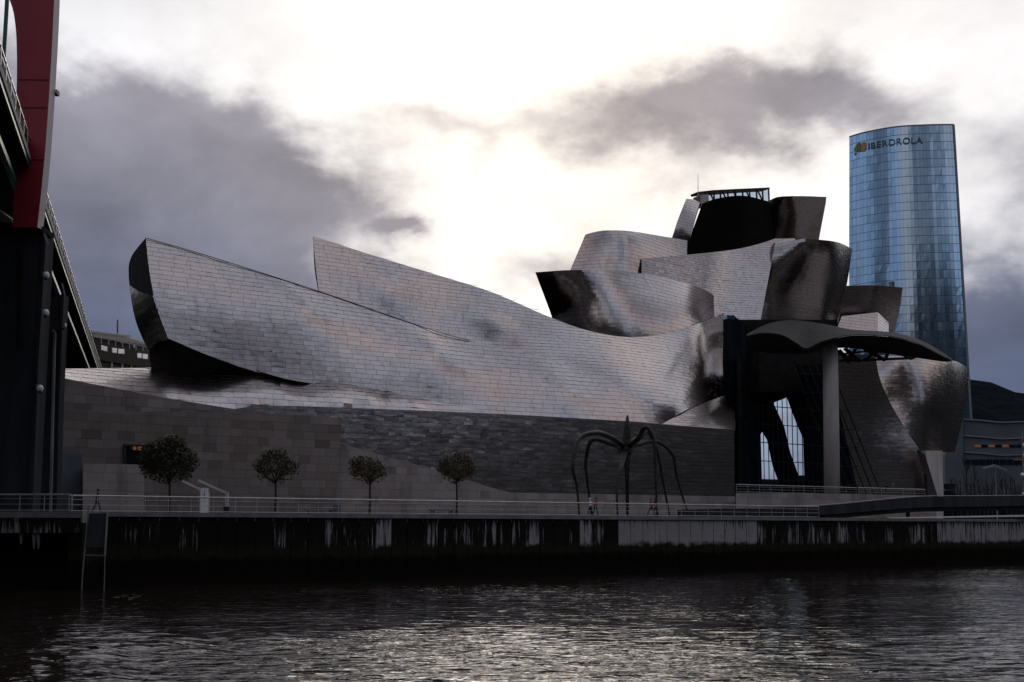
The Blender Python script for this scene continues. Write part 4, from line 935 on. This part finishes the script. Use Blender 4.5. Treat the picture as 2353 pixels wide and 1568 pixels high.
for r_ in range(NF):
    rowt = random.random()
    for c in range(NC):
        z0_, z1_ = (r_ + .04) / NF, (r_ + .985) / NF
        A0, A1, B0, B1 = tq(c + .02, z0_), tq(c + .98, z0_), tq(c + .02, z1_), tq(c + .98, z1_)
        nn = np.cross(A1 - A0, B0 - A0); nn /= np.linalg.norm(nn); e = [random.gauss(0, .008) for _ in range(3)]; j = colj[c] + random.gauss(0, .012)
        V = [A0 + nn * (.06 + e[0]), A1 + nn * (.06 + e[1] + j), B1 + nn * (.06 + e[2] + j), B0 + nn * (.06 - e[0])]
        tn = min(1, max(0, .38 * colt[c] + .22 * random.random() + .1 * rowt + random.choice([0, 0, 0, .2]) ))
        V += [v - nn * .25 for v in V]; pxa = proj(np.array(V[:4])); pa_ = np.ptp(pxa[:, 0]) * np.ptp(pxa[:, 1])
        hid = pxa[:, 1].mean() > 740 and pxa[:, 0].mean() < 2190
        plist.append((0 if hid else pa_, V, tn))
plist.sort(key=lambda e_: -e_[0])
PF = [(0, 1, 2, 3), (4, 7, 6, 5), (0, 4, 5, 1), (1, 5, 6, 2), (2, 6, 7, 3), (3, 7, 4, 0)]
for a_, V, tn in plist[:300]: mesh_obj('glass_pane', V, PF, M['towerglass'], tw, False, [tn] * 8)
V_ = []; F_ = []; T_ = []
for a_, V, tn in plist[300:]: k = len(V_); V_ += V; F_ += [tuple(k + i for i in f_) for f_ in PF]; T_ += [tn] * 8
mesh_obj('glass_panes', V_, F_, M['towerglass'], tw, False, T_, kind='stuff')
b = MB()
for i in range(NC): b.bar(tp[i] + np.array([0, 0, .1]), tp[i + 1] + np.array([0, 0, .1]), .5, .5)
b.bar(tp[-1], bt[-1], .8, .8); b.build('edge_trim', M['lead'], tw)
b = MB(); p = tp[26] + np.array([0, 4, 0]); b.bar(p, p + np.array([0, 0, 1.6]), .5); b.build('roof_beacon', M['black'], tw)
# tower sign: letters stand proud of the facade and follow its curve
def fac(u, v): # u along the facade in columns, v metres below the top
    p = tq(u, 1 - v / (ZT)); a_ = tq(u - .4, .9); b2 = tq(u + .4, .9); d = b2 - a_; d /= np.linalg.norm(d); return p + np.array([d[1], -d[0], 0]) * .35, d
def letter(ch, u0, v0, hgt):
    cu = bpy.data.curves.new('letter', 'FONT'); cu.body = ch; cu.size = hgt * 1.38; cu.extrude = .10; cu.offset = .02
    ob = bpy.data.objects.new('letter_tmp', cu); SC.collection.objects.link(ob)
    bpy.context.view_layer.update(); me = bpy.data.meshes.new_from_object(ob.evaluated_get(bpy.context.evaluated_depsgraph_get()))
    wd = max((v.co.x for v in me.vertices), default=1); p, d = fac(u0, v0); V = [p + d * v.co.x + np.array([0, 0, v.co.y]) + np.array([d[1], -d[0], 0]) * v.co.z for v in me.vertices]
    Fc = [tuple(q.vertices) for q in me.polygons]; bpy.data.objects.remove(ob); bpy.data.meshes.remove(me); bpy.data.curves.remove(cu)
    mesh_obj('letter', V, Fc, M['letter'], tw); return wd
xs = [float(proj(tq(c, .97))[0]) for c in range(NC + 1)]
def col_at(px): return float(np.interp(px, xs, range(NC + 1)))
pxs = 1994.5
for ch in 'IBERDROLA':
    u = col_at(pxs); vtop = 7.9; wd = letter(ch, u, vtop, 2.9)
    pxs += wd * F / 468 * .95 + 2.0
def leaf_part(pts, m_, name):
    b = MB(); P = []
    for x, y in pts:
        u = col_at(x); p, d = fac(u, 1.0); Y = p[1]; q_ = atY(x, y, Y - .25); P.append(q_)
    b.prism(P, (0, .2, 0)); b.build(name, M[m_], tw)
leaf_part([(1962, 343), (1968, 333), (1974, 326), (1973, 332), (1971, 342), (1969, 350), (1964, 348)], 'goldsign', 'emblem_leaf')
leaf_part([(1971, 345), (1973, 334), (1977, 328), (1978, 338), (1977, 349), (1971, 350)], 'green', 'emblem_leaf')
leaf_part([(1978, 349), (1979, 338), (1981, 328), (1987, 325), (1990, 332), (1990, 342), (1986, 348)], 'orange', 'emblem_leaf')
leaf_part([(1964, 350), (1968, 352), (1966, 357), (1963.5, 357)], 'letter', 'emblem_stem')
# ================================================================== far right: low office block, bare trees, street lamp, steel globes
ob_ = empty('office_block', GY(2300, 330, 0), 'long low grey office block with ribbon windows at the far right', 'building')
YO = 330.0
def wo_(name, pts, dY, th, m_, par=ob_): b = MB(); b.prism([atY(x, y, YO + dY) for x, y in pts], (0, th, 0)); return b.build(name, M[m_], par)
curve = [(2215, 963), (2260, 966), (2300, 970), (2340, 969), (2420, 967)]
wo_('wall', crom(curve, 4) + [np.array([2420, 1215]), np.array([2160, 1215]), np.array([2160, 964])], 0, 40, 'bluegrey')
for dy, hh in ((0, 3), (38, 2.6), (76, 2.4)):
    c_ = crom([(2214, 962 + dy), (2260, 965 + dy), (2300, 969 + dy), (2340, 968 + dy), (2420, 966 + dy)], 4); wo_('ledge', c_ + [np.array([x, y + hh]) for x, y in reversed(c_)], -.6, .8, 'lead')
wo_('corner_fin', [(2212, 962), (2216, 962), (2216, 1070), (2212, 1070)], -.8, 1, 'black')
for k, x in enumerate(range(2240, 2420, 16)):
    wo_('window', [(x, 1022), (x + 14, 1022.5), (x + 14, 1028), (x, 1028)], -.3, .2, 'warm' if k % 2 == 0 and k < 6 else 'glassdark')
    wo_('window', [(x - 22, 1056), (x - 8, 1056), (x - 8, 1068), (x - 22, 1068)], -.3, .2, 'glassdark')
wo_('window', [(2330, 1056), (2420, 1056), (2420, 1057.5), (2330, 1057.5)], -.5, .2, 'warm')
hs = empty('glass_annex', GY(2185, 300, 0), 'blue grey annex wall between the curved museum end and the office block', 'building')
b = MB(); b.prism([atY(2172, 1044, 300), atY(2196, 960, 300), atY(2214, 960, 300), atY(2214, 1215, 300), atY(2172, 1215, 300)], (0, 20, 0)); b.build('wall', M['bluegrey'], hs)
for y in (1112, 1128): b = MB(); b.prism([atY(2168, y, 299.6), atY(2195, y, 299.6), atY(2195, y + 12, 299.6), atY(2168, y + 12, 299.6)], (0, .3, 0)); b.build('window', M['glassdark'], hs)
# trees on the horizon of the far roof line
def rnd_dir(a): return np.array([math.cos(a), math.sin(a), 0])
def bare_tree(base, h, label, seed):
    rr = random.Random(seed); r_ = empty('bare_tree', base, label, 'tree', 'bare trees at the far right')
    b = MB(); b.tube([base, base + np.array([.1, 0, h * .6]), base + np.array([0, .1, h])], [.16, .10, .03], 6); b.build('trunk', M['bark'], r_)
    b = MB()
    for i in range(16):
        z = h * rr.uniform(.3, .95); a = rr.uniform(0, 6.28); l_ = (h - z) * .5 + .5
        p = base + np.array([0, 0, z]); e = p + rnd_dir(a) * l_ * .45 + np.array([0, 0, l_]); b.tube([p, (p + e) / 2 + rnd_dir(a) * .15, e], [.06, .04, .015], 4)
    b.build('branches', M['bark'], r_)
TREE_AT = ['slender leafless tree, %s in the row behind the footbridge ramp, counted from the museum' % o_ for o_ in ('first', 'second', 'third', 'fourth', 'fifth', 'sixth', 'seventh', 'eighth', 'ninth', 'tenth', 'eleventh', 'twelfth', 'thirteenth', 'fourteenth', 'fifteenth', 'sixteenth')]
places = ['beside the annex', 'under the ribbon windows', 'left of the street lamp', 'right of the street lamp', 'before the lit window strip', 'near the right edge', 'behind the ramp rail', 'farthest right', 'close to the stone pier', 'behind the slim lamp']
for i in range(16):
    x = 2190 + i * 10.4 + random.uniform(-2.5, 2.5); Y = random.uniform(190, 260)
    bare_tree(GY(x, Y, 0), random.uniform(7.5, 11.5), TREE_AT[i], i)
hd = empty('hedge', GY(2280, 270, 0), 'dark clipped hedge line behind the bare trees', 'hedge')
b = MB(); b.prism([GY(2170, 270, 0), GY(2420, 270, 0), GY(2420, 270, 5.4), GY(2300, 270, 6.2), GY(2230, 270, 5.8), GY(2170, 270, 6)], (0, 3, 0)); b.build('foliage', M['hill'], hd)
def street_lamp(px, Y, h, label):
    p = GY(px, Y, 0); r_ = empty('street_lamp', p, label, 'street lamp')
    b = MB(); b.tube([p, p + np.array([0, 0, h])], [.10, .06], 8); b.build('post', M['lead'], r_)
    b = MB(); e = p + np.array([0, 0, h])
    b.prism([e + np.array([-1.7, 0, .15]), e + np.array([0, 0, .62]), e + np.array([1.7, 0, -.15]), e + np.array([1.6, 0, -.3]), e + np.array([0, 0, .3]), e + np.array([-1.6, 0, 0])], (0, .8, 0)); b.build('lamp_head', M['lead'], r_)
street_lamp(2292, 160, 7.3, 'slim street lamp with a flat two sided head beyond the ramp')
gb = empty('globe_sculpture', GY(2356, 150, 0), 'tall stand of bright steel globes cut by the right edge', 'sculpture')  # plain stand-in for a sculpture of steel balls, gives no light
b = MB(); p = GY(2356, 150, 0); b.tube([p, p + np.array([0, 0, 11.5])], .12, 8); b.build('post', M['steel'], gb)
for y, dx in ((1026, 0), (1050, 1), (1073, 2), (1094, -4), (1101, 5), (1112, 3), (1128, 2), (1138, 0)):
    q = MB(); q.ball(atY(2355 + dx, y, 150 + dx * .1), .42, 12, 8); q.build('globe', M['steel'], gb, smooth=True)
# ================================================================== promenade: trees, sculpture, people
def globe_tree(px, q, top_y, bot_y, wpx, label, m_, n_leaf, seed, clear=.35):
    rr = np.random.default_rng(seed); base = G(px, q); r_ = empty('globe_tree', base, label, 'tree', 'round clipped trees on the promenade')
    topz = Pq(px, top_y, q)[2]; botz = Pq(px, bot_y, q)[2]; Y = base[1]; rad = wpx / 2 * Y / F; cz = (topz + botz) / 2; hz = (topz - botz) / 2
    b = MB(); b.tube([base, base + np.array([.03, 0, botz * .6]), np.array([base[0], base[1], botz + .15 * hz])], [.11, .09, .075], 7); b.build('trunk', M['bark'], r_)
    b = MB(); tips = []
    for i in range(16):
        a = rr.uniform(0, 6.28); u = rr.uniform(.1, 1); p = np.array([base[0], base[1], botz - .05 + .35 * hz * rr.random()])
        e = np.array([base[0], base[1], cz]) + np.array([math.cos(a) * rad * .8 * math.sqrt(u), math.sin(a) * rad * .8 * math.sqrt(u), hz * (.75 - 1.0 * u) + .2 * rr.standard_normal()])
        mid = (p * .5 + e * .5) + np.array([0, 0, -.1 * hz]); b.tube([p, mid, e], [.05, .03, .012], 5); tips += [mid * .4 + e * .6, e]
        for k in range(3):
            f_ = e + rr.standard_normal(3) * rad * .3; b.tube([mid * .3 + e * .7, f_], [.02, .006], 4); tips.append(f_)
    b.build('limbs', M['bark'], r_)
    V = []; Fc = []; T = []; tips = np.array(tips); lobes = rr.standard_normal((11, 3)); lobes /= np.linalg.norm(lobes, axis=1)[:, None]
    k = 0
    while k < n_leaf:
        t_ = tips[rr.integers(len(tips))] + rr.standard_normal(3) * rad * .16
        d = (t_ - np.array([base[0], base[1], cz])) / np.array([rad, rad, hz]); L = np.linalg.norm(d)
        if rr.random() < .55:
            d = rr.standard_normal(3); d /= np.linalg.norm(d); L = rr.uniform(.62, 1.0); t_ = np.array([base[0], base[1], cz]) + d * L * np.array([rad, rad, hz]); d = d * L
        lim = .60 + .52 * max(lobes @ (d / max(L, 1e-6))) ** 3
        if L > lim or (d[2] < -.45 and rr.random() < .6) or (L < .5 and rr.random() < clear): continue
        s_ = rr.uniform(.07, .15); a_ = rr.standard_normal(3); a_ /= np.linalg.norm(a_); c_ = np.cross(a_, rr.standard_normal(3)); c_ /= np.linalg.norm(c_)
        i0 = len(V); V += [t_ - a_ * s_, t_ + c_ * s_ * .55, t_ + a_ * s_, t_ - c_ * s_ * .55]; Fc.append((i0, i0 + 1, i0 + 2, i0 + 3)); T += [rr.random()] * 4; k += 1
    o_ = mesh_obj('crown', V, Fc, M[m_], r_, False, T); o_['kind'] = 'stuff'
globe_tree(388, 92, 1000, 1114, 142, 'largest dark green round tree, beside the doorway', 'leaf', 6000, 1, .05)
globe_tree(632, 92, 1033, 1113, 112, 'olive round tree in front of the blank stone wall', 'leaf', 1900, 2, .8)
globe_tree(849, 92, 1038, 1114, 100, 'yellowing round tree before the corner of the sloping stone', 'autumn', 1700, 3, .8)
globe_tree(1049, 92, 1040, 1113, 94, 'brownish round tree nearest the bronze sculpture', 'autumn', 2100, 4, .6)
# white notice pillar
np_ = empty('notice_pillar', G(468, 88), 'white notice pillar with blue print behind the railing', 'sign')
p = G(468, 88); b = MB(); b.box(p + np.array([0, 0, 1.02]), (.62, .22, 1.95), QT); b.build('panel', M['white'], np_)
b = MB(); f_ = p - QN * .125
b.box(f_ + np.array([0, 0, 1.45]), (.03, .02, .8), QT); b.box(f_ + np.array([0, 0, 1.28]), (.5, .02, .025), QT); b.box(f_ + QT * -.09 + np.array([0, 0, 1.5]), (.16, .02, .05), QT); b.build('blue_print', M['bluesign'], np_)
b = MB(); b.box(p + np.array([0, 0, 2.02]), (.66, .26, .06), QT); b.build('cap', M['lead'], np_)
# low bins and benches seen through the railing
for px, q_, sz, m_, lb, cat in ((775, 90, (.7, .6, .8), 'bluegrey', 'small blue grey box bin behind the railing', 'bin'), (1015, 90, (2.4, .6, .5), 'bluegrey', 'low blue grey bench left of the brownish tree', 'bench'), (520, 86, (.5, .5, .55), 'black', 'small black bin right of the notice pillar', 'bin'), (735, 91, (2.6, .5, .45), 'concrete', 'low grey bench right of the olive tree', 'bench')):
    p = G(px, q_); r_ = empty('litter_bin' if cat == 'bin' else 'bench', p, lb, cat)
    if cat == 'bin':
        b = MB(); b.tube([p, p + np.array([0, 0, sz[2]])], [sz[0] * .42, sz[0] * .5], 12); b.build('drum', M[m_], r_); b = MB(); b.tube([p + np.array([0, 0, sz[2]]), p + np.array([0, 0, sz[2] + .06])], sz[0] * .54, 12); b.build('lid', M['lead'], r_)
    else:
        b = MB(); b.box(p + np.array([0, 0, sz[2]]), (sz[0], sz[1], .1), QT); b.build('seat', M[m_], r_)
        for s_ in (-1, 1): b = MB(); b.box(p + QT * s_ * sz[0] * .38 + np.array([0, 0, sz[2] / 2 - .03]), (.15, sz[1] * .9, sz[2] - .06), QT); b.build('leg', M[m_], r_)
# dark bronze sculpture: arching struts that lean together on a slim mast
sc_ = empty('bronze_sculpture', G(1438, 91), 'tall dark bronze sculpture of thin arching struts meeting at a slim mast', 'sculpture')
hub = Pq(1437, 1030, 93)
def strut(pts, r0, nm='strut'):
    P = [Pq(x, y, q) for x, y, q in pts[:-1]]; P.append(G(pts[-1][0], pts[-1][2])); P = [np.array(p) for p in crom(P, 6)]; n_ = len(P); rr = random.Random(int(pts[-1][0]))
    rad = [r0 * (1.15 - .85 * i / (n_ - 1)) * (1 + .05 * math.sin(i * 1.9 + pts[-1][0])) for i in range(n_)]
    b = MB(); b.tube(P, rad, 8); b.build(nm, M['bronze'], sc_, smooth=True)
strut([(1437, 1028, 93), (1402, 1005, 91), (1368, 995, 89), (1330, 1010, 88), (1316, 1070, 87), (1326, 1120, 87), (1331, 1190, 86.5)], .29)
strut([(1437, 1030, 93), (1400, 1018, 95), (1360, 1012, 97), (1346, 1060, 98), (1350, 1110, 98), (1360, 1190, 98)], .28)
strut([(1437, 1030, 93), (1465, 1010, 91), (1484, 982, 89.5), (1503, 1010, 88.5), (1506, 1080, 88), (1510, 1190, 87.5)], .30)
strut([(1437, 1028, 93), (1470, 1020, 96), (1508, 1015, 98), (1545, 1045, 99), (1556, 1100, 99.5), (1585, 1190, 100)], .28)
strut([(1437, 1028, 93), (1470, 1005, 95), (1490, 990, 97), (1510, 1040, 98), (1522, 1100, 98.5), (1540, 1190, 99)], .30)
strut([(1437, 1034, 93), (1428, 1070, 90), (1418, 1110, 89), (1419, 1190, 88)], .27)
b = MB(); b.tube([G(1442, 92), Pq(1441, 1090, 92.3), Pq(1440, 1030, 92.8), Pq(1441, 985, 93), Pq(1442, 955, 93)], [.13, .22, .50, .34, .10], 10); b.build('mast', M['bronze'], sc_, smooth=True)
b = MB(); b.tube([Pq(1437, 1042, 93), Pq(1437, 1024, 93)], [.95, .8], 14); b.build('collar', M['bronze'], sc_)
# people: one skinned body each
def person(px, q, h, shirt, legs, label, z=0.0, yaw=0.0, stride=.25, hat=None, bend=0.0, group='walkers on the promenade', face=QT):
    base = G(px, q, z); s_ = h / 1.75; fw = np.array(face) * math.cos(yaw) + np.array([-face[1], face[0], 0]) * math.sin(yaw); rt = np.array([fw[1], -fw[0], 0]); U = np.array([0, 0, 1.0])
    def L(r_, f_, u): return (rt * r_ + fw * f_ + U * u) * s_
    J = [L(0, 0, .93), L(0, .02, 1.12), L(0, .04 + bend * .4, 1.36), L(0, .05 + bend * .6, 1.50), L(0, .06 + bend * .7, 1.60), L(0, .07 + bend * .7, 1.72)]
    rad = [.14, .13, .15, .055, .085, .06]; E = [(0, 1), (1, 2), (2, 3), (3, 4), (4, 5)]; slot = [1, 0, 0, 2, 2, 3]
    for sd2 in (-1, 1):
        st = stride * sd2; k = len(J)
        J += [L(.09 * sd2, 0, .88), L(.10 * sd2, st * .55 + .04, .50), L(.10 * sd2, st * 1.0 - (.1 if sd2 < 0 else 0), .09), L(.11 * sd2, st * 1.0 + .14, .045)]
        rad += [.095, .062, .042, .036]; slot += [1, 1, 1, 3]; E += [(0, k), (k, k + 1), (k + 1, k + 2), (k + 2, k + 3)]
        k = len(J); J += [L(.19 * sd2, .04 + bend * .4, 1.38), L(.24 * sd2, -st * .35 + .02, 1.12), L(.22 * sd2, -st * .5 + .18, .98), L(.21 * sd2, -st * .5 + .25, .95)]
        rad += [.058, .042, .034, .03]; slot += [0, 0, 2, 2]; E += [(2, k), (k, k + 1), (k + 1, k + 2), (k + 2, k + 3)]
    me = bpy.data.meshes.new('person_skeleton'); me.from_pydata([tuple(j) for j in J], E, []); ob = bpy.data.objects.new('skeleton_tmp', me); SC.collection.objects.link(ob)
    m1 = ob.modifiers.new('skin', 'SKIN'); m2 = ob.modifiers.new('sub', 'SUBSURF'); m2.levels = 1
    for i, v in enumerate(me.skin_vertices[0].data): v.radius = (rad[i] * s_, rad[i] * s_); v.use_root = (i == 0)
    bpy.context.view_layer.update(); m_ = bpy.data.meshes.new_from_object(ob.evaluated_get(bpy.context.evaluated_depsgraph_get())); V = np.array([v.co[:] for v in m_.vertices]); Fc = [tuple(p.vertices) for p in m_.polygons]
    bpy.data.objects.remove(ob); bpy.data.meshes.remove(m_); Ja = np.array(J)
    V[:, 2] -= V[:, 2].min()
    r_ = empty('person', base, label, 'person', group)
    o = mesh_obj('body', V + base, Fc, [M[shirt], M[legs], M['skin'], M['blackcloth']], r_, True); cen = np.array([V[list(f_)].mean(0) for f_ in Fc])
    o.data.polygons.foreach_set('material_index', [slot[int(np.argmin(((Ja - c_) ** 2).sum(1) - (np.array(rad) * s_) ** 2))] for c_ in cen])
    hd_ = base + L(0, .06 + bend * .7, 1.66); b = MB(); b.ball(hd_, .105 * s_, 10, 7, (1, 1, 1.05)); b.build('hair' if not hat else 'cap', M[hat or 'hair'], r_, smooth=True)
person(1357, 85.5, 1.66, 'whitecloth', 'blackcloth', 'person in pale blue and white top with white cap jogging on the promenade', hat='whitecloth', face=-QT, stride=.22)
person(1368, 86.2, 1.78, 'redcloth', 'blackcloth', 'person in red top and black shorts jogging beside the white capped one', face=QT, stride=.2)
person(1497, 86.0, 1.74, 'redcloth', 'blackcloth', 'person in red top striding under the right side of the bronze sculpture', face=-QT, stride=.42)
person(1507, 87.2, 1.85, 'blackcloth', 'blackcloth', 'person all in black walking just right of the striding red one', face=-QT, stride=.2)
person(222, 87, 1.75, 'blackcloth', 'blackcloth', 'person in dark clothes behind the railing by the low stone block', face=QT, stride=.25)
person(2036, 106.5, 1.72, 'blackcloth', 'blackcloth', 'person with dark hair leaning on the terrace rail', z=3.4, bend=.25, face=-QN, stride=.06, group='people on the terrace')
person(2050, 106.8, 1.70, 'greencloth', 'blackcloth', 'person in green jacket and yellow hat on the terrace', z=3.4, hat='yellow', bend=.3, face=-QN, stride=.06, group='people on the terrace')
person(2340, 94, 1.75, 'blackcloth', 'blackcloth', 'person in black standing on the ramp near the right edge', z=2.0, face=-QN, stride=.08, group='people on the ramp')

flush_pool({'titanium_panel': 'titanium_panels', 'stone_block': 'stone_blocks', 'glass_pane': 'glass_panes'})
